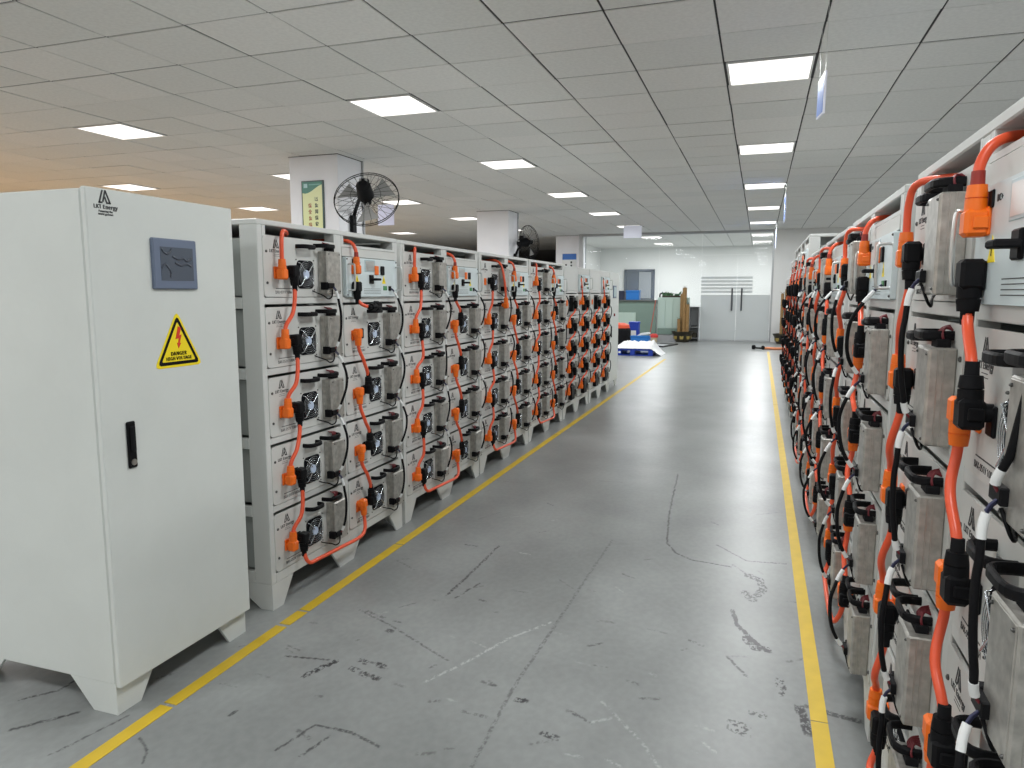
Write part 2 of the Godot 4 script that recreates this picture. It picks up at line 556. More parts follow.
func floor_build():
	var fl := Node3D.new()
	fl.name = numbered("floor")
	add_child(fl)
	structure(fl, "grey glossy painted concrete floor with scuffs", "floor")
	var base := Color8(143, 146, 145)
	var n1 := FastNoiseLite.new(); n1.seed = 11; n1.frequency = 0.004; n1.fractal_octaves = 5
	var n2 := FastNoiseLite.new(); n2.seed = 12; n2.frequency = 0.09; n2.fractal_octaves = 3
	var i1 := n1.get_image(FW, FH)
	var i2 := n2.get_image(FW, FH)
	fim = Image.create(FW, FH, false, Image.FORMAT_RGB8)
	for y in FH:
		for x in FW:
			var k := 0.88 + 0.20 * i1.get_pixel(x, y).r + 0.07 * (i2.get_pixel(x, y).r - 0.5)
			fim.set_pixel(x, y, Color(base.r * k, base.g * k, base.b * k))
	var dk := Color8(62, 62, 64)
	var wt := Color8(196, 198, 198)
	# crack and scuffs seen on the photograph's floor
	fmark([[678, 474], [672, 500], [669, 517], [667, 543], [676, 553], [692, 560], [732, 567]], 0.008, dk, 1.1, 0.35, 3)
	fmark([[717, 545], [747, 561], [787, 564]], 0.008, dk, 0.7, 0.3, 4)
	fmark([[747, 575], [760, 580], [763, 590], [752, 600], [744, 592]], 0.035, dk, 1.4, 0.45, 5)
	fmark([[732, 610], [737, 625], [747, 635], [762, 648], [769, 652]], 0.016, dk, 1.6, 0.15, 6)
	fmark([[746, 639], [757, 648], [768, 650]], 0.04, dk, 1.4, 0.4, 7)
	fmark([[727, 657], [737, 666], [747, 677]], 0.008, dk, 0.8, 0.2, 8)
	fmark([[779, 680], [784, 695]], 0.03, dk, 0.5, 0.6, 9)
	fmark([[735, 725], [745, 732]], 0.05, dk, 0.55, 0.6, 10)
	fmark([[752, 712], [764, 716]], 0.03, dk, 0.5, 0.6, 11)
	fmark([[800, 708], [805, 722], [809, 734]], 0.03, dk, 0.6, 0.3, 12)
	fmark([[806, 706], [835, 715], [862, 722]], 0.02, dk, 0.45, 0.3, 13)
	fmark([[304, 676], [337, 661]], 0.022, dk, 0.8, 0.4, 14)
	fmark([[285, 656], [330, 660]], 0.006, dk, 0.7, 0.2, 15)
	for q in [[352, 668], [362, 673], [372, 676], [378, 664], [360, 660]]:
		fmark([[q[0], q[1]], [q[0] + 6, q[1] + 3]], 0.022, dk, 0.7, 0.45, 16)
	fmark([[275, 750], [300, 735], [315, 725], [350, 732], [380, 747]], 0.006, dk, 0.8, 0.2, 17)
	fmark([[300, 756], [330, 736]], 0.008, dk, 0.6, 0.3, 18)
	fmark([[140, 738], [147, 750], [143, 764]], 0.004, dk, 0.8, 0.0, 19)
	fmark([[425, 682], [470, 660], [512, 637], [552, 622]], 0.01, wt, 0.5, 0.4, 20)
	fmark([[229, 715], [237, 711]], 0.012, dk, 0.9, 0.0, 21)
	fmark([[517, 700], [527, 701]], 0.02, dk, 0.8, 0.3, 22)
	fmark([[542, 733], [556, 738]], 0.02, dk, 0.7, 0.4, 23)
	fmark([[447, 595], [470, 574], [500, 545]], 0.012, dk, 0.55, 0.4, 24)
	fmark([[455, 598], [480, 583]], 0.008, dk, 0.5, 0.4, 25)
	fmark([[360, 610], [390, 625], [450, 662]], 0.006, dk, 0.45, 0.4, 26)
	fmark([[388, 630], [392, 632]], 0.02, dk, 0.5, 0.3, 27)
	fmark([[470, 768], [512, 690], [612, 540]], 0.012, dk, 0.16, 0.4, 28)
	fmark([[20, 700], [60, 690], [100, 665]], 0.008, dk, 0.8, 0.3, 30)
	fmark([[10, 730], [80, 712]], 0.01, dk, 0.7, 0.3, 31)
	fmark([[50, 755], [130, 715]], 0.006, dk, 0.5, 0.3, 32)
	fmark([[150, 716], [170, 703]], 0.006, wt, 0.6, 0.2, 33)
	fmark([[600, 700], [640, 740], [660, 768]], 0.01, wt, 0.22, 0.5, 34)
	for k in 90:
		var x := rng.randf_range(150, 800)
		var y := rng.randf_range(480, 760)
		var a := rng.randf_range(-0.5, 0.9)
		var l := rng.randf_range(4, 26)
		fmark([[x, y], [x + cos(a) * l, y + sin(a) * l * 0.6]], rng.randf_range(0.004, 0.012), dk if k % 4 else wt, rng.randf_range(0.12, 0.32), 0.4, 50 + k)
	fim.generate_mipmaps()
	var m := StandardMaterial3D.new()
	m.albedo_texture = ImageTexture.create_from_image(fim)
	m.roughness = 0.31
	m.metallic_specular = 0.34
	var b := MB.new()
	b.quad_uv(Vector3(FX0, 0, FZ1), Vector3(FX1, 0, FZ1), Vector3(FX1, 0, FZ0), Vector3(FX0, 0, FZ0), Vector2(0, 1), Vector2(1, 1), Vector2(1, 0), Vector2(0, 0))
	b.quad(Vector3(FX0, -0.15, FZ0), Vector3(FX1, -0.15, FZ0), Vector3(FX1, -0.15, FZ1), Vector3(FX0, -0.15, FZ1))
	part("paint", b, m, fl)
	var m2 := mat(Color8(143, 146, 145), 0.31, 0.0, noise_tex(62, 0.01, 0.92, 1.0, 256, 5), 0.5)
	m2.metallic_specular = 0.34
	var tan := mat(Color8(204, 174, 136), 0.5, 0.0, noise_tex(63, 0.01, 0.9, 1.0, 256, 5), 0.5)
	part("slab", bx(Vector3(-15.2, -0.15, -38.2), Vector3(-5.8, 0, -27.6)), m2, fl)
	part("tan_area", bx(Vector3(-15.2, -0.15, -17.0), Vector3(-8.9, 0, 6.2)), tan, fl)
	for r in [[-15.2, -8.9, -27.6, -17.0], [-8.9, FX0, -27.6, 6.2], [FX1, 5.7, -27.6, 6.2], [FX0, FX1, -27.6, FZ0], [FX0, FX1, FZ1, 6.2]]:
		part("slab", bx(Vector3(r[0], -0.15, r[2]), Vector3(r[1], 0, r[3])), m2, fl)

# ------------------------------------------------------------------ pillars
func pillars():
	var ps := [[-5.62, -4.92, -7.82, -8.42], [-5.62, -4.92, -14.15, -14.75], [-5.8, -5.02, -20.95, -21.5]]
	var lb := ["white square pillar with the green poster and large wall fan", "white square pillar with the small far wall fan", "white square pillar with blue notice next to the glass partition"]
	for i in 3:
		var p = ps[i]
		var o := Node3D.new()
		o.name = numbered("pillar")
		add_child(o)
		o.position = Vector3((p[0] + p[1]) / 2, 0, (p[2] + p[3]) / 2)
		structure(o, lb[i], "pillar")
		var sx: float = (p[1] - p[0]) / 2
		var sz: float = (p[2] - p[3]) / 2
		part("shaft", bx(Vector3(-sx, 0, -sz), Vector3(sx, CEIL, sz), 0.008), M.pillar, o)
		var cb := MB.new()
		cb.tube([Vector3(sx + 0.015, 0.0, -sz + 0.04), Vector3(sx + 0.015, CEIL, -sz + 0.04)], 0.014, 8)
		part("conduit", cb, M.alu_frame, o)
		part("cap", bx(Vector3(-sx - 0.004, CEIL - 0.008, -sz - 0.004), Vector3(sx + 0.004, CEIL, sz + 0.004)), M.tile_back, o)

# ------------------------------------------------------------------ glass partition
func partition():
	var z := -20.7
	var g := thing("glass_partition", "full-height clear glass partition in a thin grey metal frame", "partition", T(Vector3(0, 0, z)))
	for r in [[-5.02, -4.9, 0.0, CEIL], [0.27, 0.32, 0.0, CEIL]]:
		part("post", bx(Vector3(r[0], r[2], -0.05), Vector3(r[1], r[3], 0.05), 0.004), M.alu_frame, g)
	part("header", bx(Vector3(-4.9, 2.93, -0.05), Vector3(0.27, CEIL, 0.05), 0.004), M.alu_frame, g)
	part("sill", bx(Vector3(-4.9, 0.0, -0.04), Vector3(-1.56, 0.05, 0.04), 0.004), M.alu_frame, g)
	for r in [[-4.9, -2.72], [-2.71, -1.56]]:
		part("pane", bx(Vector3(r[0], 0.05, -0.006), Vector3(r[1], 2.93, 0.006)), M.glass, g)
	part("pane", bx(Vector3(-1.55, 2.36, -0.006), Vector3(0.27, 2.93, 0.006)), M.glass, g)
	# two glass doors and their fixed side panels
	var names := ["glass door leaf with frosted film stripes across its full width", "glass door leaf with frosted film stripes on part of it"]
	for s in [0, 1]:
		var x0 := -1.55 if s == 0 else -0.6
		var x1 := -0.61 if s == 0 else 0.26
		var d := thing("glass_door", names[s], "glass door", T(Vector3(0, 0, z)))
		part("pane", bx(Vector3(x0, 0.02, -0.006), Vector3(x1, 2.35, 0.006)), M.glass, d)
		part("frosted_film", bx(Vector3(x0, 0.02, 0.0065), Vector3(x1, 1.27, 0.009)), M.frost, d)
		if s == 0:
			for k in 5:
				part("film_stripe", bx(Vector3(x0, 1.32 + k * 0.095, 0.0065), Vector3(x1, 1.385 + k * 0.095, 0.009)), M.frost, d)
		else:
			for k in 5:
				part("film_stripe", bx(Vector3(x0, 1.32 + k * 0.095, 0.0065), Vector3(-0.2, 1.385 + k * 0.095, 0.009)), M.frost, d)
		var hx := -0.72 if s == 0 else -0.47
		var h := MB.new()
		h.cyl(Vector3(hx, 0.84, 0.05), Vector3(hx, 1.45, 0.05), 0.022, 0.022, 10)
		h.cyl(Vector3(hx, 0.94, 0.0), Vector3(hx, 0.94, 0.05), 0.012, 0.012, 8)
		h.cyl(Vector3(hx, 1.35, 0.0), Vector3(hx, 1.35, 0.05), 0.012, 0.012, 8)
		part("handle", h, mat(Color8(92, 96, 100), 0.35, 0.7), d)
		part("bottom_rail", bx(Vector3(x0, 0.0, -0.02), Vector3(x1, 0.04, 0.02)), M.alu_frame, d)
	# window of the back wall
	var w := Node3D.new()
	w.name = "window_1"
	add_child(w)
	w.position = Vector3(0, 0, -27.4)
	structure(w, "dark framed window with grey curtains in the far back wall", "window")
	var f := MB.new()
	f.span(Vector3(-4.88, 1.05, 0), Vector3(-4.8, 2.2, 0.08)); f.span(Vector3(-3.84, 1.05, 0), Vector3(-3.74, 2.2, 0.08))
	f.span(Vector3(-4.88, 2.12, 0), Vector3(-3.74, 2.2, 0.08)); f.span(Vector3(-4.88, 1.05, 0), Vector3(-3.74, 1.1, 0.08))
	part("window_frame", f, mat(Color8(60, 66, 84), 0.4), w)
	part("pane", bx(Vector3(-4.8, 1.1, 0.005), Vector3(-3.84, 2.12, 0.02)), M.window_dark, w)
	var cu := MB.new()
	for k in 10:
		cu.cyl(Vector3(-4.3 + k * 0.045, 1.12, 0.05), Vector3(-4.3 + k * 0.045, 2.1, 0.05), 0.026, 0.026, 8)
	part("curtain", cu, M.curtain, w)

# ------------------------------------------------------------------ floor-standing cabinet
func logo_mesh(h: float) -> MB:
	# slanted double strokes that make an open A
	var b := MB.new()
	var s := h
	var th := s * 0.12
	for q in [[[-0.5, -0.5], [-0.16, 0.5]], [[-0.16, -0.38], [0.1, 0.5]], [[0.1, 0.5], [0.52, -0.5]], [[0.02, 0.02], [0.22, -0.5]]]:
		var a := Vector2(q[0][0], q[0][1]) * s
		var e := Vector2(q[1][0], q[1][1]) * s
		var n := (e - a).orthogonal().normalized() * th * 0.5
		b.prism(PackedVector2Array([a - n, e - n, e + n, a + n]), 0.0, 0.0012)
	for q in [[[-0.55, -0.5], [-0.2, -0.38]], [[0.2, -0.5], [0.55, -0.38]]]:
		b.prism(PackedVector2Array([Vector2(q[0][0], q[0][1]) * s, Vector2(q[1][0], q[0][1]) * s, Vector2(q[1][0], q[1][1]) * s, Vector2(q[0][0], q[1][1]) * s]), 0.0, 0.0012)
	return b

func power_cabinet():
	# local: x along the width (world -z), y up, z outward (world +x)
	var c := thing("power_cabinet", "tall white floor cabinet with blue-grey display and yellow danger sign", "cabinet", T(Vector3(-1.834, 0, -1.592), PI / 2))
	var W := 0.606
	var D := 0.70
	part("body", bx(Vector3(0.004, 0.1, -D), Vector3(W - 0.004, 1.62, -0.026), 0.004), M.cabinet, c)
	part("gasket", bx(Vector3(0.009, 0.104, -0.027), Vector3(W - 0.009, 1.616, -0.017)), M.black_soft, c)
	var dr := part("door", bx(Vector3(0.0, 0.095, -0.0195), Vector3(W, 1.624, 0.0), 0.003), M.cabinet, c)
	# feet: tapering sheet-metal corners
	for sx in [0, 1]:
		for sz in [0, 1]:
			var ft := MB.new()
			var top := 0.16
			var bot := 0.095
			var pf := PackedVector2Array([Vector2(0.004, 0.103), Vector2(top, 0.103), Vector2(bot, 0.0), Vector2(0.004, 0.0)])
			if sx == 1: pf = PackedVector2Array([Vector2(W - 0.004, 0.103), Vector2(W - top, 0.103), Vector2(W - bot, 0.0), Vector2(W - 0.004, 0.0)])
			var z1 := -0.024 if sz == 0 else -D
			ft.prism(pf, z1 - (0.012 if sz == 0 else 0.0), z1 + (0.0 if sz == 0 else 0.012))
			var ps := PackedVector2Array([Vector2(z1 - 0.012, 0.103), Vector2(z1 - 0.19, 0.103), Vector2(z1 - 0.1, 0.0), Vector2(z1 - 0.012, 0.0)])
			if sz == 1: ps = PackedVector2Array([Vector2(z1 + 0.012, 0.103), Vector2(z1 + 0.19, 0.103), Vector2(z1 + 0.1, 0.0), Vector2(z1 + 0.012, 0.0)])
			var x1 := 0.004 if sx == 0 else W - 0.016
			ft.prism(ps, x1, x1 + 0.012, Transform3D(Basis(Vector3(0, 0, 1), Vector3(0, 1, 0), Vector3(1, 0, 0)), Vector3.ZERO))
			part("foot", ft, M.cabinet, c)
	# display
	var d := part("display", bx(Vector3(0.222, 1.332, -0.004), Vector3(0.41, 1.495, 0.012), 0.004), M.bezel, c)
	part("screen", bx(Vector3(0.25, 1.36, 0.0118), Vector3(0.39, 1.468, 0.0128)), M.screen, d)
	var fi := MB.new()
	var fr := RandomNumberGenerator.new(); fr.seed = 5
	for q in [[[0.256, 1.462], [0.262, 1.452], [0.275, 1.446], [0.288, 1.452], [0.296, 1.463]], [[0.30, 1.438], [0.325, 1.430], [0.345, 1.434], [0.362, 1.426], [0.382, 1.436]], [[0.254, 1.40], [0.266, 1.412], [0.278, 1.404], [0.29, 1.386], [0.286, 1.372]], [[0.31, 1.418], [0.335, 1.410], [0.36, 1.416], [0.38, 1.408]]]:
		var pts := []
		for k in q: pts.append(Vector3(k[0], k[1], 0.0118))
		fi.tube(smooth(pts, 8), 0.004, 6)
	part("protective_film", fi, M.film, d)
	# warning triangle
	var w := part("warning_sign", _tri_mb(0.105, 0.018), M.yellow, c, Transform3D(Basis.IDENTITY, Vector3(0.315, 1.14, 0.0002)))
	part("border", _tri_ring(0.092, 0.013), M.black, w, Transform3D(Basis.IDENTITY, Vector3(0, 0, 0.0008)))
	var bolt := MB.new()
	bolt.prism(PackedVector2Array([Vector2(0.004, 0.058), Vector2(0.017, 0.052), Vector2(0.008, 0.028), Vector2(0.018, 0.03), Vector2(0.008, 0.002), Vector2(0.014, 0.002), Vector2(0.002, -0.016), Vector2(-0.004, 0.004), Vector2(0.001, 0.002), Vector2(0.005, 0.018), Vector2(-0.009, 0.016)]), 0.0, 0.001)
	part("lightning_arrow", bolt, M.sign_red, w, Transform3D(Basis.IDENTITY, Vector3(-0.002, 0.012, 0.0012)))
	put("lettering", text_mesh("DANGER", 0.0125), M.black, w, Transform3D(Basis.IDENTITY, Vector3(0, -0.02, 0.0016)))
	put("lettering", text_mesh("HIGH VOLTAGE", 0.0112), M.black, w, Transform3D(Basis.IDENTITY, Vector3(0, -0.036, 0.0016)))
	# handle
	var h := part("handle", bx(Vector3(0.083, 0.778, -0.002), Vector3(0.116, 0.925, 0.008), 0.004), M.black, c)
	part("lever", bx(Vector3(0.09, 0.83, 0.007), Vector3(0.109, 0.912, 0.016), 0.004), M.black_soft, h)
	var k := MB.new()
	k.cyl(Vector3(0.0995, 0.797, 0.007), Vector3(0.0995, 0.797, 0.011), 0.010, 0.010, 14)
	part("keyhole", k, M.steel, h)
	# logo
	var lo := part("logo", logo_mesh(0.038), M.print, c, Transform3D(Basis.IDENTITY, Vector3(0.064, 1.6, 0.0002)))
	put("lettering", text_mesh("LKT Energy", 0.0115), M.print, c, Transform3D(Basis.IDENTITY, Vector3(0.067, 1.571, 0.0006)))
	put("lettering", text_mesh("Powering the", 0.006, false), M.print, c, Transform3D(Basis.IDENTITY, Vector3(0.066, 1.558, 0.0006)))
	put("lettering", text_mesh("world greener", 0.006, false), M.print, c, Transform3D(Basis.IDENTITY, Vector3(0.066, 1.550, 0.0006)))

func _tri_pts(r: float, rd: float, k: float) -> PackedVector2Array:
	# rounded triangle, apex up, of half width r
	var base := -r * 0.62
	var c := [Vector2(0, r * 1.16), Vector2(-r, base), Vector2(r, base)]
	var p := PackedVector2Array()
	for i in 3:
		var a: Vector2 = c[i]
		var pr: Vector2 = (c[(i + 2) % 3] - a).normalized()
		var nx: Vector2 = (c[(i + 1) % 3] - a).normalized()
		p.append(a + pr * rd); p.append(a + (pr + nx) * rd * 0.3); p.append(a + nx * rd)
	return p

func _tri_mb(r: float, rd: float) -> MB:
	var b := MB.new()
	b.prism(_tri_pts(r, rd, 0), 0.0, 0.001)
	return b

func _tri_ring(r: float, th: float) -> MB:
	var b := MB.new()
	var o := _tri_pts(r, 0.014, 0)
	var i := _tri_pts(r - th * 1.35, 0.006, 0)
	for k in o.size():
		var k1 := (k + 1) % o.size()
		var poly := PackedVector2Array([o[k], o[k1], i[k1], i[k]])
		b.prism(poly, 0.0, 0.0008)
	return b

# ------------------------------------------------------------------ prototypes of rack, module, control box
const PITCH := 0.287
const SLOT0 := 1.556
const COL2 := 0.575
const RACK_W := 1.155
const RACK_D := 0.65
var plug_mesh := {}
var P := {}          # prototype nodes, moved into place at their first use

func use(kind: String, at: Transform3D, label: String, group: String) -> Node3D:
	var o: Node3D = P[kind]
	if not o.has_meta("placed"):
		o.set_meta("placed", true)
		o.transform = at
		o.set_meta("label", label)
		o.set_meta("group", group)
		return o
	var c := copy(o, at, label, group)
	return c

func proto(kind: String, called: String, category: String) -> Node3D:
	var o := thing(called, "", category)
	o.set_meta("base_name", called)
	P[kind] = o
	return o

func xz_prism(b: MB, poly: PackedVector2Array, x0: float, x1: float):
	# polygon in (z, y), extruded along x
	b.prism(poly, x0, x1, Transform3D(Basis(Vector3(0, 0, 1), Vector3(0, 1, 0), Vector3(1, 0, 0)), Vector3.ZERO))

func feet(o: Node3D, m: Material):
	var y1 := 0.112
	for f in [[[0.0, 0.145, 0.0, 0.07], 0.0], [[0.43, 0.715, 0.512, 0.635], -1.0], [[1.01, RACK_W, 1.085, RACK_W], RACK_W - 0.01]]:
		for back in [0]:
			var b := MB.new()
			var q = f[0]
			var z := -0.012 if back == 0 else -RACK_D
			b.prism(PackedVector2Array([Vector2(q[0], y1), Vector2(q[1], y1), Vector2(q[3], 0), Vector2(q[2], 0)]), z, z + 0.012)
			if f[1] >= 0.0:
				if back == 0: xz_prism(b, PackedVector2Array([Vector2(-0.012, y1), Vector2(-0.21, y1), Vector2(-0.06, 0), Vector2(-0.012, 0)]), f[1], f[1] + 0.01)
				else: xz_prism(b, PackedVector2Array([Vector2(z + 0.012, y1), Vector2(z + 0.21, y1), Vector2(z + 0.06, 0), Vector2(z + 0.012, 0)]), f[1], f[1] + 0.01)
			part("foot", b, m, o)
	part("rear_skirt", bx(Vector3(0, 0, -RACK_D), Vector3(RACK_W, y1, -RACK_D + 0.012)), m, o)

func rack_frame(o: Node3D, slots: Array, top: float, head: bool):
	var m: Material = M.rack
	for q in [[0.0, 0.03, -0.085, 0.0], [RACK_W - 0.03, RACK_W, -0.085, 0.0], [0.552, 0.602, -0.04, 0.0], [0.0, 0.03, -RACK_D, -RACK_D + 0.085], [RACK_W - 0.03, RACK_W, -RACK_D, -RACK_D + 0.085]]:
		part("post", bx(Vector3(q[0], 0.112, q[2]), Vector3(q[1], top - 0.022, q[3]), 0.0025), m, o)
	part("top_panel", bx(Vector3(0, top - 0.022, -RACK_D), Vector3(RACK_W, top, 0.0), 0.003), m, o)
	part("back_panel", bx(Vector3(0.03, 0.112, -RACK_D + 0.002), Vector3(RACK_W - 0.03, top - 0.022, -RACK_D + 0.012)), m, o)
	if head:
		var h := MB.new()
		h.span(Vector3(0.03, 1.536, -0.012), Vector3(0.552, 1.548, 0.0)); h.span(Vector3(0.602, 1.536, -0.012), Vector3(RACK_W - 0.03, 1.548, 0.0))
		h.span(Vector3(0.03, 1.548, -0.05), Vector3(0.05, 1.588, 0.0)); h.span(Vector3(0.54, 1.548, -0.05), Vector3(0.552, 1.588, 0.0))
		h.span(Vector3(0.602, 1.548, -0.05), Vector3(0.622, 1.588, 0.0)); h.span(Vector3(1.105, 1.548, -0.05), Vector3(RACK_W - 0.03, 1.588, 0.0))
		part("header_panel", h, m, o)
	for i in slots.size():
		var y: float = slots[i]
		for c in [[0.03, 0.552], [0.602, RACK_W - 0.03]]:
			part("shelf_rail", bx(Vector3(c[0], y + 0.005, -0.03), Vector3(c[1], y + 0.033, 0.0), 0.002), m, o)
		for sx in [0.0, RACK_W - 0.022]:
			part("side_rail", bx(Vector3(sx, y - 0.012, -RACK_D + 0.085), Vector3(sx + 0.022, y + 0.033, -0.085), 0.002), m, o)
	for c in [[0.03, 0.552], [0.602, RACK_W - 0.03]]:
		part("shelf_rail", bx(Vector3(c[0], 0.112, -0.03), Vector3(c[1], 0.152, 0.0), 0.002), m, o)
	part("base_panel", bx(Vector3(0.03, 0.114, -RACK_D + 0.012), Vector3(RACK_W - 0.03, 0.124, -0.03)), m, o)
	for sx in [0.0, RACK_W - 0.022]:
		part("side_rail", bx(Vector3(sx, 0.112, -RACK_D + 0.085), Vector3(sx + 0.022, 0.16, -0.085), 0.002), m, o)
	feet(o, m)

func u_handle(x0: float, x1: float, y: float, out: float) -> MB:
	var b := MB.new()
	var pts := smooth([Vector3(x0, y, 0.0), Vector3(x0 + 0.001, y, out * 0.6), Vector3(x0 + 0.014, y, out), Vector3((x0 + x1) / 2, y, out + 0.003), Vector3(x1 - 0.014, y, out), Vector3(x1 - 0.001, y, out * 0.6), Vector3(x1, y, 0.0)], 3)
	# flat strap: rectangular cross-section swept along the path
	var rows := []
	for i in pts.size():
		var d: Vector3 = (pts[min(i + 1, pts.size() - 1)] - pts[max(i - 1, 0)]).normalized()
		var w := d.cross(Vector3.UP).normalized() * 0.005
		var r := []
		for e in [[-0.6, -1.0], [0.6, -1.0], [1.0, -0.4], [1.0, 0.4], [0.6, 1.0], [-0.6, 1.0], [-1.0, 0.4], [-1.0, -0.4]]: r.append(pts[i] + Vector3.UP * 0.009 * e[0] + w * e[1])
		rows.append(r)
	for i in rows.size() - 1:
		for k in 8: b.quad(rows[i][k], rows[i][(k + 1) % 8], rows[i + 1][(k + 1) % 8], rows[i + 1][k])
	return b

func fan_part(m: Node3D, cx: float, cy: float):
	var b := MB.new()
	# dark square frame with a round throat
	b.prism(rrect(cx - 0.06, cy - 0.06, cx + 0.06, cy + 0.06, 0.022), 0.0035, 0.0065)
	var f := part("fan", b, M.fan_dark, m)
	var bl := MB.new()
	for k in 7:
		var a := TAU * k / 7.0 + 0.3
		var e := Vector3(cos(a), sin(a), 0)
		var e2 := Vector3(cos(a + 0.55), sin(a + 0.55), 0)
		var c0 := Vector3(cx, cy, 0.0)
		bl.quad(c0 + e * 0.018 + Vector3(0, 0, 0.0075), c0 + e * 0.052 + Vector3(0, 0, 0.0075), c0 + e2 * 0.052 + Vector3(0, 0, 0.011), c0 + e2 * 0.018 + Vector3(0, 0, 0.011))
	part("impeller", bl, mat_cached("impeller", Color8(16, 18, 24), 0.8), f)
	var hb := MB.new()
	hb.cyl(Vector3(cx, cy, 0.006), Vector3(cx, cy, 0.013), 0.021, 0.019, 16)
	part("hub", hb, M.fan_hub, f)
	var g := MB.new()
	for r in [0.03, 0.039, 0.048, 0.057]:
		var ring := []
		for k in 20: ring.append(Vector3(cx + cos(TAU * k / 20) * r, cy + sin(TAU * k / 20) * r, 0.0145))
		g.tube(ring, 0.0009, 4, true)
	for k in 4:
		var a := TAU * k / 4 + PI / 4
		var e := Vector3(cos(a), sin(a), 0)
		g.tube([Vector3(cx, cy, 0.0155) + e * 0.016, Vector3(cx, cy, 0.0155) + e * 0.066, Vector3(cx, cy, 0.006) + e * 0.07], 0.0024, 5)
	part("grille", g, M.grille, f)

var mcache := {}
func mat_cached(k: String, c: Color, rough := 0.5, metal := 0.0) -> Material:
	if not mcache.has(k): mcache[k] = mat(c, rough, metal)
	return mcache[k]

func screw(o: Node3D, p: Vector3, r := 0.005):
	if not mcache.has("screw%f" % r):
		var b := MB.new()
		b.cyl(Vector3.ZERO, Vector3(0, 0, 0.003), r, r, 10)
		b.cyl(Vector3(0, 0, 0.003), Vector3(0, 0, 0.0045), r * 0.7, r * 0.55, 10)
		mcache["screw%f" % r] = b.mesh()
	put("screw", mcache["screw%f" % r], mat_cached("screwmat", Color8(96, 96, 94), 0.35, 0.7), o, Transform3D(Basis.IDENTITY, p))

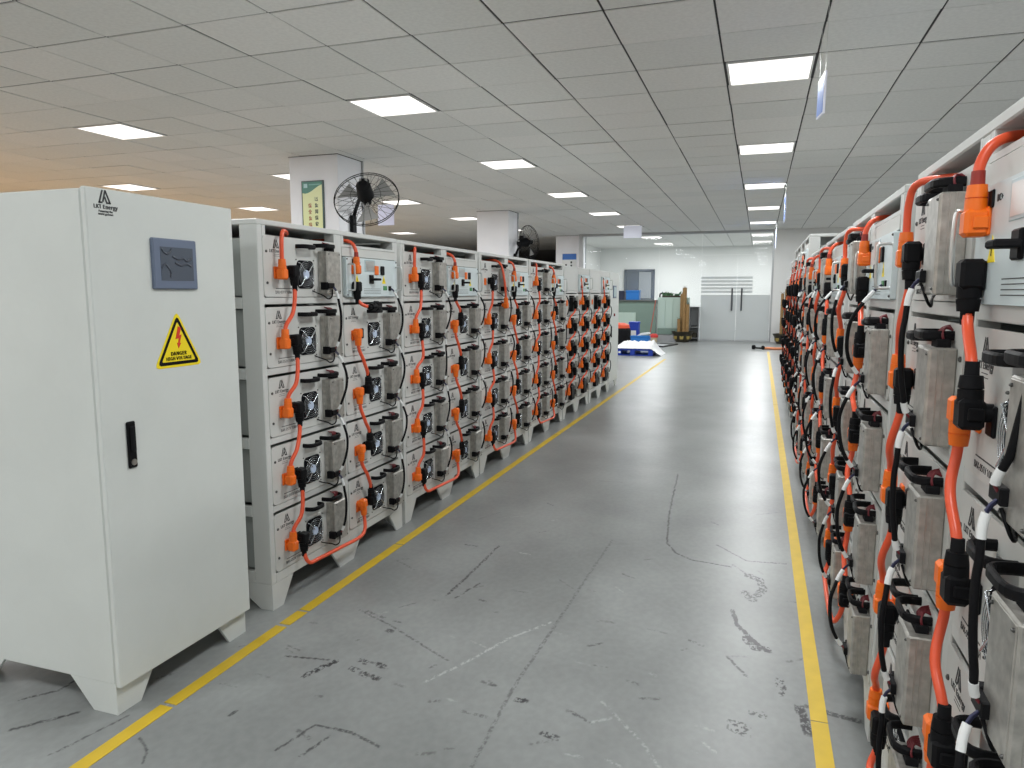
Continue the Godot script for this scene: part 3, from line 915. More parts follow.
func prototypes():
	# --- connectors
	for kind in ["orange", "black"]:
		var b := MB.new()
		var k := 1.0 if kind == "orange" else 1.12
		b.box(Vector3(0, -0.002, 0), Vector3(0.038 * k, 0.044 * k, 0.036), 0.006)
		b.cyl(Vector3(0, 0, -0.032), Vector3(0, 0, -0.016), 0.013 * k, 0.014 * k, 12)
		b.cyl(Vector3(0, 0.012, 0), Vector3(0, 0.036, 0), 0.0170 * k, 0.0165 * k, 14)
		b.cyl(Vector3(0, 0.036, 0), Vector3(0, 0.038, 0), 0.0145 * k, 0.0145 * k, 14)
		b.cyl(Vector3(0, 0.038, 0), Vector3(0, 0.058, 0), 0.0165 * k, 0.0145 * k, 14)
		b.box(Vector3(0.020 * k, -0.002, -0.004), Vector3(0.006, 0.02, 0.022), 0.002)
		plug_mesh[kind] = b.mesh()
	# --- rack
	var r := proto("rack", "battery_rack", "rack")
	var sl := []
	for i in range(1, 5): sl.append(SLOT0 - PITCH * i)
	rack_frame(r, sl, 1.61, true)
	# --- battery module: origin at column edge, slot height, front plane
	var m := proto("module", "battery_module", "battery module")
	part("body", bx(Vector3(0.034, -0.25, -0.56), Vector3(0.545, -0.016, -0.005), 0.003), M.body, m)
	var fp := MB.new()
	fp.prism(rrect(0.027, -0.252, 0.549, -0.006, 0.018), -0.004, 0.0032)
	part("faceplate", fp, M.face, m)
	part("logo", logo_mesh(0.034), M.print, m, Transform3D(Basis.IDENTITY, Vector3(0.11, -0.038, 0.0028)))
	put("lettering", text_mesh("LKT Energy", 0.0125, true, 0.001, 6.0), M.print, m, Transform3D(Basis.IDENTITY, Vector3(0.112, -0.067, 0.0033)))
	var rl := MB.new()
	rl.span(Vector3(0.095, -0.0805, 0.003), Vector3(0.13, -0.079, 0.0036)); rl.span(Vector3(0.092, -0.0875, 0.003), Vector3(0.133, -0.086, 0.0036))
	rl.span(Vector3(0.10, -0.219, 0.003), Vector3(0.207, -0.2165, 0.0036))
	part("print_lines", rl, M.print, m)
	put("lettering", text_mesh("BAX-051V 100AH", 0.0115, false, 0.001, 6.0), M.print, m, Transform3D(Basis.IDENTITY, Vector3(0.155, -0.233, 0.0033)))
	for q in [[0.047, -0.07], [0.047, -0.195], [0.535, -0.07], [0.535, -0.215]]: screw(m, Vector3(q[0], q[1], 0.003), 0.0055)
	part("label_plate", bx(Vector3(0.25, -0.078, 0.003), Vector3(0.348, -0.05, 0.0045)), M.silver, m)
	var pl := MB.new()
	pl.prism(rrect(0.232, -0.236, 0.374, -0.084, 0.004), 0.003, 0.0038)
	part("fan_plate", pl, M.face, m)
	fan_part(m, 0.303, -0.157)
	for q in [[0.24, -0.095], [0.366, -0.095], [0.24, -0.222], [0.366, -0.222]]: screw(m, Vector3(q[0], q[1], 0.0035), 0.003)
	part("handle", u_handle(0.245, 0.338, -0.040, 0.042), M.black, m)
	part("handle", u_handle(0.374, 0.476, -0.03, 0.05), M.black, m)
	# heat sink box with lid seam, terminals and wires
	var hs := part("heat_sink", bx(Vector3(0.402, -0.24, 0.003), Vector3(0.512, -0.052, 0.050), 0.003), M.alu, m)
	var gr := MB.new()
	for q in [0.024, 0.034]:
		gr.span(Vector3(0.4005, -0.238, q), Vector3(0.5135, -0.054, q + 0.0015))
	part("lid_seam", gr, M.steel, hs)
	part("lid", bx(Vector3(0.408, -0.236, 0.049), Vector3(0.506, -0.056, 0.0515), 0.001), M.alu, hs)
	for q in [[0.416, -0.064], [0.5, -0.064], [0.416, -0.228], [0.5, -0.228]]: screw(hs, Vector3(q[0], q[1], 0.0505), 0.003)
	var tm := MB.new()
	tm.span(Vector3(0.388, -0.222, 0.022), Vector3(0.405, -0.188, 0.054), 0.002)
	tm.span(Vector3(0.396, -0.216, 0.05), Vector3(0.442, -0.192, 0.062), 0.002)
	part("signal_terminal", tm, M.black, hs)
	var tt := MB.new()
	tt.span(Vector3(0.44, -0.055, 0.01), Vector3(0.49, -0.036, 0.034), 0.002)
	part("top_terminal", tt, M.black_soft, hs)
	var rw := MB.new()
	for k in 5:
		var wx := 0.446 + k * 0.009
		rw.tube(smooth([Vector3(wx, -0.038, 0.022), Vector3(wx - 0.001, -0.026, 0.024), Vector3(wx - 0.004 - k * 0.003, -0.016, 0.016), Vector3(wx - 0.006 - k * 0.003, -0.012 - k * 0.002, 0.003)], 3), 0.0024, 5)
	part("red_wires", rw, M.wire_red, hs)
	var fw := MB.new()
	fw.tube(smooth([Vector3(0.352, -0.226, 0.004), Vector3(0.365, -0.234, 0.016), Vector3(0.40, -0.248, 0.03), Vector3(0.425, -0.262, 0.036), Vector3(0.44, -0.252, 0.046), Vector3(0.43, -0.22, 0.056)], 4), 0.003, 6)
	part("fan_wire", fw, M.black, m)
	# sockets for the two power plugs
	var so := MB.new()
	so.box(Vector3(0.105, -0.154, 0.006), Vector3(0.036, 0.05, 0.008), 0.003)
	part("socket", so, M.orange, m)
	so = MB.new()
	so.box(Vector3(0.18, -0.148, 0.006), Vector3(0.036, 0.05, 0.008), 0.003)
	part("socket", so, M.black, m)
	# --- control box: same origin
	var c := proto("control", "control_box", "control box")
	part("blank_plate", bx(Vector3(0.027, -0.062, -0.004), Vector3(0.549, -0.022, 0.002), 0.001), M.face, c)
	part("body", bx(Vector3(0.034, -0.252, -0.45), Vector3(0.545, -0.066, -0.004), 0.003), M.body, c)
	var cp := MB.new()
	cp.prism(rrect(0.042, -0.254, 0.545, -0.066, 0.006), -0.004, 0.014)
	part("faceplate", cp, M.control, c)
	for q in [[0.05, -0.075], [0.537, -0.075], [0.05, -0.245], [0.537, -0.245]]: screw(c, Vector3(q[0], q[1], 0.0138), 0.004)
	for sx in [0.058, 0.53]:
		var h := MB.new()
		h.tube(smooth([Vector3(sx, -0.10, 0.012), Vector3(sx, -0.10, 0.04), Vector3(sx, -0.112, 0.05), Vector3(sx, -0.21, 0.05), Vector3(sx, -0.222, 0.04), Vector3(sx, -0.222, 0.012)], 4), 0.0045, 8)
		part("handle", h, M.silver, c)
	var sw := MB.new()
	sw.span(Vector3(0.095, -0.102, 0.013), Vector3(0.132, -0.074, 0.018), 0.002)
	var sp := part("power_switch", sw, M.black, c)
	part("rocker", bx(Vector3(0.1, -0.098, 0.017), Vector3(0.113, -0.078, 0.021), 0.001), M.wire_red, sp)
	var dp := part("display", bx(Vector3(0.212, -0.132, 0.013), Vector3(0.312, -0.072, 0.0155), 0.001), M.screen_pale, c)
	part("screen", bx(Vector3(0.22, -0.126, 0.0153), Vector3(0.304, -0.078, 0.0162)), M.silver, dp)
	var ms := part("main_switch", bx(Vector3(0.252, -0.19, 0.013), Vector3(0.29, -0.146, 0.022), 0.003), M.black, c)
	part("knob", bx(Vector3(0.262, -0.174, 0.021), Vector3(0.305, -0.162, 0.056), 0.003), M.black_soft, ms)
	for q in [[0.105, -0.122, "orange"], [0.325, -0.122, "orange"], [0.105, -0.208, "black"], [0.385, -0.122, "black"]]:
		so = MB.new()
		so.box(Vector3(q[0], q[1], 0.017), Vector3(0.036, 0.046, 0.008), 0.003)
		part("socket", so, M[q[2]], c)
	for q in [0.138, 0.402]:
		var tr := MB.new()
		tr.prism(PackedVector2Array([Vector2(q - 0.019, -0.188), Vector2(q + 0.019, -0.188), Vector2(q, -0.146)]), 0.0138, 0.0148)
		var tp := part("warning_sign", tr, M.yellow, c)
		var ex := MB.new()
		ex.span(Vector3(q - 0.002, -0.178, 0.0146), Vector3(q + 0.002, -0.162, 0.0153))
		part("mark", ex, M.black, tp)
	put("lettering", text_mesh("DC+", 0.011, true, 0.001, 6.0), M.print, c, Transform3D(Basis.IDENTITY, Vector3(0.16, -0.09, 0.0145)))
	part("network_port", bx(Vector3(0.395, -0.222, 0.013), Vector3(0.432, -0.2, 0.0165)), M.green_label, c)
	part("network_port", bx(Vector3(0.45, -0.224, 0.013), Vector3(0.475, -0.2, 0.018)), M.black, c)
	var ln := MB.new()
	for k in 4: ln.span(Vector3(0.2, -0.216 - k * 0.008, 0.0135), Vector3(0.37, -0.2145 - k * 0.008, 0.0146))
	part("vent_lines", ln, M.print, c)
	# --- compact module of the far racks (pitch 0.236)
	var k2 := proto("compact", "compact_battery_module", "battery module")
	part("body", bx(Vector3(0.034, -0.205, -0.5), Vector3(0.545, -0.012, -0.005), 0.003), M.body, k2)
	fp = MB.new()
	fp.prism(rrect(0.027, -0.206, 0.549, -0.006, 0.01), -0.004, 0.003)
	part("faceplate", fp, M.face, k2)
	part("handle", u_handle(0.20, 0.30, -0.03, 0.035), M.black, k2)
	so = MB.new()
	so.box(Vector3(0.10, -0.1, 0.006), Vector3(0.05, 0.06, 0.008), 0.003)
	part("socket", so, M.orange, k2)
	so = MB.new()
	so.box(Vector3(0.26, -0.115, 0.024), Vector3(0.13, 0.15, 0.042), 0.006)
	part("breaker", so, M.black, k2)
	so = MB.new()
	so.box(Vector3(0.43, -0.13, 0.014), Vector3(0.05, 0.06, 0.022), 0.004)
	part("signal_terminal", so, M.black_soft, k2)
	part("heat_sink", bx(Vector3(0.485, -0.19, 0.003), Vector3(0.53, -0.03, 0.03), 0.002), M.alu, k2)

# ------------------------------------------------------------------ cables
func plug(parent: Node3D, kind: String, pos: Vector3, dir: Vector3):
	var y := dir.normalized()
	var z := Vector3(0, 0, 1)
	var x := y.cross(z).normalized()
	put(kind + "_plug", plug_mesh[kind], M[kind], parent, Transform3D(Basis(x, y, z), pos))

func hermite(p: Array, t0: Vector3, t1: Vector3, per := 7) -> Array:
	var tg := []
	for i in p.size():
		if i == 0: tg.append(t0 * (p[1] - p[0]).length())
		elif i == p.size() - 1: tg.append(t1 * (p[i] - p[i - 1]).length())
		else: tg.append((p[i + 1] - p[i - 1]) * 0.5)
	var out := []
	for i in p.size() - 1:
		for k in per:
			var t := float(k) / per
			var t2 := t * t
			var t3 := t2 * t
			out.append(p[i] * (2 * t3 - 3 * t2 + 1) + tg[i] * (t3 - 2 * t2 + t) + p[i + 1] * (-2 * t3 + 3 * t2) + tg[i + 1] * (t3 - t2))
	out.append(p[p.size() - 1])
	return out

func power_cable(xf: Transform3D, A: Dictionary, B: Dictionary, mids: Array, label: String, group: String, rad := 0.0086):
	var o := thing("power_cable", label, "power cable", xf, group)
	var pts := []
	var a0: Vector3 = A.p + (A.d * 0.05 if A.has("k") else Vector3.ZERO)
	var b0: Vector3 = B.p + (B.d * 0.05 if B.has("k") else Vector3.ZERO)
	pts = [a0] + mids + [b0]
	var ta: Vector3 = A.d if A.has("d") else (pts[1] - pts[0]).normalized()
	var tb: Vector3 = -B.d if B.has("d") else (pts[pts.size() - 1] - pts[pts.size() - 2]).normalized()
	for d in [A, B]:
		if d.has("k"): plug(o, d.k, d.p, d.d)
	var t := MB.new()
	t.tube(hermite(pts, ta * 1.2, tb * 1.2), rad, 12)
	part("sheath", t, M.cable, o)
	for d in [A, B]:
		if d.has("k") and (d.k == "black" or d.has("red")):
			var sv := MB.new()
			sv.cyl(d.p + d.d * 0.05, d.p + d.d * 0.08, rad * 1.3, rad * 1.18, 12)
			part("sleeve", sv, M.black_soft if d.k == "black" else mat_cached("redsleeve", Color8(150, 44, 34), 0.5), o)
	return o

func signal_cable(xf: Transform3D, a: Vector3, b: Vector3, bulge: float, label: String, group: String):
	var o := thing("signal_cable", label, "signal cable", xf, group)
	var j := rng.randf_range(-0.01, 0.016)
	var mid := [a, a.lerp(b, 0.3) + Vector3(0.012 + j, 0, bulge * 0.9), a.lerp(b, 0.55) + Vector3(0.016 + j, 0, bulge), a.lerp(b, 0.8) + Vector3(0.01, 0, bulge * 0.7), b]
	var p := hermite(mid, Vector3(0.1, -0.55, 0.8), Vector3(-0.05, -0.7, -0.7), 8)
	var n := p.size()
	var t := MB.new()
	t.tube(p.slice(5, n - 4), 0.0056, 8)
	part("sheath", t, M.black, o)
	for e in [0, 1]:
		t = MB.new()
		t.tube(p.slice(2, 6) if e == 0 else p.slice(n - 6, n - 2), 0.0064, 8)
		part("white_sleeve", t, M.white_wrap, o)
		t = MB.new()
		var wires: Array = p.slice(0, 3) if e == 0 else p.slice(n - 3, n)
		var off := []
		for q in wires: off.append(q + Vector3(0.003, 0.003, 0.002))
		t.tube(wires, 0.0025, 5)
		t.tube(off, 0.0022, 5)
		part("wires", t, M.wire_blue if e == 0 else M.wire_red, o)
	return o

const ORD := ["first", "second", "third", "fourth", "fifth", "sixth"]
const NUM := ["one", "two", "three", "four", "five"]

func jit(a := 0.006) -> Vector3:
	return Vector3(rng.randf_range(-a, a), rng.randf_range(-a, a), rng.randf_range(-a * 0.7, a * 0.7))

func fill_rack(xf: Transform3D, where: String, special := "", sb := Vector2(0.03, 0.065)):
	use("rack", xf, "white steel battery rack with two columns, " + where, "white battery racks")
	var W := 0.034
	var grp := "battery modules in the racks"
	for i in 5:
		var y := SLOT0 - PITCH * i
		use("module", xf * T(Vector3(0, y, 0)), "grey battery module, %s from top of full column, %s" % [ORD[i], where], grp)
		if i == 0:
			use("control", xf * T(Vector3(COL2, y, 0)), "pale blue-white control box atop the module column, " + where, "control boxes in the racks")
		else:
			use("module", xf * T(Vector3(COL2, y, 0)), "grey battery module, %s below the control box, %s" % [ORD[i - 1], where], grp)
	var gc := "orange power cables on the racks"
	# full column: orange boot up, black boot down
	for i in 5:
		var y := SLOT0 - PITCH * i
		var oj := jit()
		var op := Vector3(0.105, y - 0.154, W) + oj * Vector3(0.3, 1, 0.3)
		if i == 0 and special != "hang":
			power_cable(xf, {k = "orange", p = op, d = Vector3.UP}, {p = Vector3(0.37, 1.556, -0.16)}, [Vector3(0.107, 1.53, 0.034), Vector3(0.135, 1.570, 0.022), Vector3(0.23, 1.568, -0.03)], "orange power cable from the header into the full column, " + where, gc)
		if special == "hang" and i == 1:
			power_cable(xf, {k = "orange", p = Vector3(0.35, y - 0.04, 0.08), d = Vector3(-0.1, 1, 0)}, {p = Vector3(0.40, 1.562, -0.16)}, [Vector3(0.338, 1.42, 0.07), Vector3(0.345, 1.53, 0.04), Vector3(0.365, 1.567, -0.03)], "loose orange power cable hanging from the header, " + where, gc)
		if i < 4:
			var y2 := y - PITCH
			var bp := Vector3(0.18, y - 0.148, W)
			var op2 := Vector3(0.105, y2 - 0.154, W)
			var k := jit(0.008)
			power_cable(xf, {k = "black", p = bp, d = Vector3(0.06, -1, 0).normalized()}, {k = "orange", p = op2, d = Vector3(0.05, 1, 0).normalized()}, [bp.lerp(op2, 0.55) + Vector3(0.02, 0, 0.012) + k], "orange cable joining modules %s and %s, full column, %s" % [NUM[i], NUM[i + 1], where], gc)
	# column under the control box: black boot up, orange boot down
	var y0 := SLOT0
	power_cable(xf, {k = "orange", p = Vector3(COL2 + 0.105, y0 - 0.122, 0.033), d = Vector3.UP, red = true}, {p = Vector3(COL2 + 0.03, 1.566, -0.16)}, [Vector3(COL2 + 0.103, 1.528, 0.03), Vector3(COL2 + 0.098, 1.56, 0.008), Vector3(COL2 + 0.08, 1.57, -0.04)], "orange power cable from the header into the control box, " + where, gc)
	var cb := {k = "black", p = Vector3(COL2 + 0.105, y0 - 0.208, 0.033), d = Vector3.DOWN}
	if special == "first":
		power_cable(xf, cb, {k = "black", p = Vector3(COL2 + 0.21, y0 - PITCH - 0.014, W + 0.045), d = Vector3(-1, -0.05, 0).normalized()}, [], "orange cable with sideways plug below control box, " + where, gc)
	else:
		power_cable(xf, cb, {k = "black", p = Vector3(COL2 + 0.182, y0 - PITCH - 0.135, W + 0.004), d = Vector3(-0.05, 1, 0).normalized()}, [], "short orange power cable under the control box, " + where, gc)
	for i in range(1, 4):
		var y := y0 - PITCH * i
		var op := Vector3(COL2 + 0.105, y - 0.145, W - 0.003)
		var bp := Vector3(COL2 + 0.182, y - PITCH - 0.135, W + 0.004)
		power_cable(xf, {k = "orange", p = op, d = Vector3.DOWN}, {k = "black", p = bp, d = Vector3(-0.05, 1, 0).normalized()}, [op.lerp(bp, 0.5) + Vector3(-0.012, 0, 0.008) + jit(0.007)], "orange cable joining modules %s and %s below the control box, %s" % [NUM[i - 1], NUM[i], where], gc)
	# link along the bottom from one column to the other
	var yb := y0 - PITCH * 4
	power_cable(xf, {k = "black", p = Vector3(0.18, yb - 0.148, W), d = Vector3.DOWN}, {k = "orange", p = Vector3(COL2 + 0.105, yb - 0.135, W), d = Vector3(0.1, -1, 0).normalized()}, [Vector3(0.19, 0.15, 0.05), Vector3(0.27, 0.142, 0.055), Vector3(0.45, 0.135, 0.06), Vector3(0.6, 0.13, 0.06), Vector3(COL2 + 0.09, 0.152, 0.05)], "long orange power cable looping along the bottom rail, " + where, gc)
	# thin signal wiring from module to module
	var gs := "black signal cables on the racks"
	for i in 4:
		var a := Vector3(0.43, y0 - PITCH * i - 0.212, 0.06)
		signal_cable(xf, a, a + Vector3(0, -PITCH + 0.012, 0), rng.randf_range(sb.x, sb.y), "black signal cable joining modules %s and %s, full column, %s" % [NUM[i], NUM[i + 1], where], gs)
	signal_cable(xf, Vector3(COL2 + 0.462, y0 - 0.214, 0.022), Vector3(COL2 + 0.43, y0 - PITCH - 0.2, 0.06), sb.y if sb.x > 0.0141 or sb.y > 0.04 else 0.004, "black and white signal cable from the control box down, " + where, gs)
	for i in range(1, 4):
		var a := Vector3(COL2 + 0.43, y0 - PITCH * i - 0.212, 0.06)
		signal_cable(xf, a, a + Vector3(0, -PITCH + 0.012, 0), rng.randf_range(sb.x, sb.y), "black signal cable joining modules %s and %s below control box, %s" % [NUM[i - 1], NUM[i], where], gs)

func compact_rack(xf: Transform3D, top: float, pitch: float, s0: float, where: String, called: String, label: String):
	var r := thing(called, label, "rack", xf, "far battery racks")
	var sl := []
	for i in range(0, 5): sl.append(s0 - pitch * i)
	rack_frame(r, sl, top, false)
	if top < 1.7:
		part("blank_panel", bx(Vector3(0.03, s0 + 0.034, -0.012), Vector3(0.552, top - 0.022, 0.0), 0.002), M.rack, r)
		part("blank_panel", bx(Vector3(0.602, s0 + 0.22, -0.012), Vector3(RACK_W - 0.03, top - 0.022, 0.0), 0.002), M.rack, r)
	use("control", xf * T(Vector3(COL2, s0 + 0.262 + 0.01, 0)), "small control box over the right module column, " + where, "control boxes in the racks")
	var gm := "compact battery modules in the far racks"
	for c in 2:
		var x := 0.0 if c == 0 else COL2
		for i in 5:
			var y := s0 - pitch * i
			use("compact", xf * T(Vector3(x, y, 0)), "compact module, %s from top %s, %s" % [ORD[i], "plain column" if c == 0 else "control column", where], gm)
			if i < 4:
				power_cable(xf, {k = "black", p = Vector3(x + 0.23, y - 0.1, 0.066), d = Vector3.DOWN}, {k = "orange", p = Vector3(x + 0.1, y - pitch - 0.1, 0.034), d = Vector3.UP}, [], "orange cable joining compact modules %s and %s %s, %s" % [NUM[i], NUM[i + 1], "plain column" if c == 0 else "control column", where], "orange cables on the far racks")
				signal_cable(xf, Vector3(x + 0.43, y - 0.13, 0.03), Vector3(x + 0.43, y - pitch - 0.12, 0.03), 0.03, "signal cable joining compact modules %s and %s %s, %s" % [NUM[i], NUM[i + 1], "plain column" if c == 0 else "control column", where], "signal cables on the far racks")
		if c == 1 or top > 1.7: power_cable(xf, {k = "orange", p = Vector3(x + 0.1, s0 - 0.1, 0.034), d = Vector3.UP}, {p = Vector3(x + 0.13, s0 + 0.15, 0.012)} , [], "orange cable over the top compact module %s, %s" % ["plain column" if c == 0 else "control column", where], "orange cables on the far racks")

func rack_rows():
	var lz := [-2.383, -3.59, -4.79, -5.99]
	for i in 4:
		fill_rack(T(Vector3(WL - 0.008 * i, 0, lz[i]), PI / 2), "%s rack from danger-sign cabinet" % ORD[i], "first" if i == 0 else ("hang" if i == 2 else ""), Vector2(0.014, 0.048))
	compact_rack(T(Vector3(WL - 0.03, 0, -7.2), PI / 2), 1.6, 0.236, 1.315, "second rack from end cabinet", "battery_rack", "white rack of compact modules, second from the end cabinet")
	compact_rack(T(Vector3(WL - 0.03, 0, -8.4), PI / 2), 1.6, 0.236, 1.315, "rack touching end cabinet", "battery_rack", "white rack of compact modules touching the end cabinet")
	# end cabinet
	var e := thing("end_cabinet", "plain white cabinet with small display at the end of racks", "cabinet", T(Vector3(WL - 0.03, 0, -9.59), PI / 2))
	part("body", bx(Vector3(0, 0.1, -0.65), Vector3(0.66, 1.6, -0.02), 0.004), M.cabinet, e)
	part("door", bx(Vector3(0, 0.1, -0.018), Vector3(0.66, 1.6, 0.0), 0.003), M.cabinet, e)
	var d := part("display", bx(Vector3(0.22, 1.25, -0.002), Vector3(0.42, 1.42, 0.012), 0.003), M.bezel, e)
	part("screen", bx(Vector3(0.24, 1.27, 0.0118), Vector3(0.40, 1.4, 0.013)), M.screen_pale, d)
	var b := MB.new()
	b.cyl(Vector3(0.32, 1.02, 0), Vector3(0.32, 1.02, 0.015), 0.02, 0.02, 12)
	part("push_button", b, M.wire_red, e)
	part("handle", bx(Vector3(0.1, 0.72, 0.0), Vector3(0.13, 0.87, 0.015), 0.003), M.black, e)
	for q in [[0.0, 0.16, 0.0, 0.1], [0.5, 0.66, 0.56, 0.66]]:
		for z in [-0.03, -0.65]:
			b = MB.new()
			b.prism(PackedVector2Array([Vector2(q[0], 0.1), Vector2(q[1], 0.1), Vector2(q[3], 0), Vector2(q[2], 0)]), z, z + 0.012)
			part("foot", b, M.cabinet, e)
	# right row, named from the tall racks at its far end
	var rz := [-5.97, -4.68, -3.37, -2.045]
	for i in 4:
		fill_rack(T(Vector3(WR, 0, rz[i]), -PI / 2), "%s rack from tall racks" % ORD[i], "", Vector2(0.03, 0.065) if i < 3 else Vector2(0.014, 0.03))
	compact_rack(T(Vector3(WR, 0, -7.5), -PI / 2), 1.79, 0.27, 1.47, "tall rack beside full racks", "tall_battery_rack", "tall open-sided white rack beside the lower battery racks")
	compact_rack(T(Vector3(WR, 0, -8.78), -PI / 2), 1.79, 0.27, 1.47, "tall rack beside low rack", "tall_battery_rack", "tall open-sided white rack between a tall and a low one")
	compact_rack(T(Vector3(WR, 0, -10.15), -PI / 2), 1.6, 0.236, 1.315, "low rack past tall racks", "battery_rack", "low white rack of compact modules past the tall racks")

# ------------------------------------------------------------------ tape on the floor
func floor_tape():
	var g := "yellow floor tape strips"
	var lx := -1.752
	# breaks of the left line as seen in the photograph
	var cuts := [[-1.0, -1.685], [-1.70, -2.275], [-2.295, -2.415], [-2.43, -3.265], [-3.275, -6.4], [-6.41, -14.6]]
	var lb := ["yellow floor tape strip running past the danger-sign cabinet's front corner", "yellow floor tape strip in front of the danger-sign cabinet", "short yellow floor tape piece before the gap between cabinet and racks", "yellow floor tape strip in front of the first rack", "yellow floor tape strip in front of second and third racks", "long yellow floor tape strip running on to the blue pallet"]
	for i in cuts.size():
		var b := MB.new()
		b.box(Vector3(0, 0.0008, (cuts[i][0] + cuts[i][1]) / 2), Vector3(0.05, 0.0016, abs(cuts[i][1] - cuts[i][0])))
		var o := part("floor_tape", b, M.tape, null, T(Vector3(lx, 0, 0)))
		tag(o, lb[i], "floor tape", g)
	var rc := [[-1.0, -2.27], [-2.275, -9.0], [-9.01, -17.2]]
	var rl := ["yellow floor tape strip beside the scuffed patch by right racks", "long yellow floor tape strip along the battery racks opposite the cabinet", "far yellow floor tape strip reaching the connector leads on floor"]
	for i in 3:
		var b := MB.new()
		b.box(Vector3(0, 0.0008, (rc[i][0] + rc[i][1]) / 2), Vector3(0.05, 0.0016, abs(rc[i][1] - rc[i][0])))
		var o := part("floor_tape", b, M.tape, null, T(Vector3(0.228, 0, 0)))
		tag(o, rl[i], "floor tape", g)

# ------------------------------------------------------------------ things at the far end of the aisle
func bamboo_pot(at: Vector3, label: String, stalks: Array, sc := 1.0):
	var o := thing("potted_bamboo", label, "potted plant", T(at), "potted bamboo by the glass")
	var b := MB.new()
	b.lathe([Vector2(0.0, 0.0), Vector2(0.18, 0.0), Vector2(0.21, 0.06), Vector2(0.25, 0.2), Vector2(0.29, 0.26), Vector2(0.30, 0.29), Vector2(0.27, 0.29), Vector2(0.25, 0.25), Vector2(0.0, 0.25)], 20, Transform3D(Basis.IDENTITY.scaled(Vector3.ONE * sc), Vector3.ZERO))
	var p := part("pot", b, M.pot, o)
	for k in 8:
		var a := TAU * k / 8.0
		var q := MB.new()
		q.prism(PackedVector2Array([Vector2(-0.04, -0.05), Vector2(0.04, -0.05), Vector2(0.055, 0.03), Vector2(0, 0.06), Vector2(-0.055, 0.03)]), 0.0, 0.012)
		part("ornament", q, M.pot_gold, p, Transform3D(Basis(Vector3.UP, a), Vector3(sin(a) * 0.225, 0.13, cos(a) * 0.225) * sc))
	for s in stalks:
		var c := MB.new()
		var y := 0.22 * sc
		var r: float = s[2]
		var top: float = s[3]
		while y < top:
			var y2: float = min(y + 0.16, top)
			c.cyl(Vector3(s[0], y, s[1]), Vector3(s[0], y2 - 0.012, s[1]), r, r * 0.97, 10)
			c.cyl(Vector3(s[0], y2 - 0.014, s[1]), Vector3(s[0], y2, s[1]), r * 1.1, r * 1.1, 10)
			y = y2
		var st := part("stalk", c, M.bamboo, o)
		var lf := MB.new()
		for k in 4:
			var a: float = TAU * k / 4 + s[0] * 9.0
			var e := Vector3(cos(a), 0.6, sin(a)).normalized()
			var w := e.cross(Vector3.UP).normalized() * 0.012
			var c0 := Vector3(s[0], top, s[1])
			lf.tri(c0 - w, c0 + w, c0 + e * 0.13)
			lf.tri(c0 + w, c0 - w, c0 + e * 0.13)
		part("shoot", lf, M.leaf if s[3] < 1.2 else M.bamboo, st)

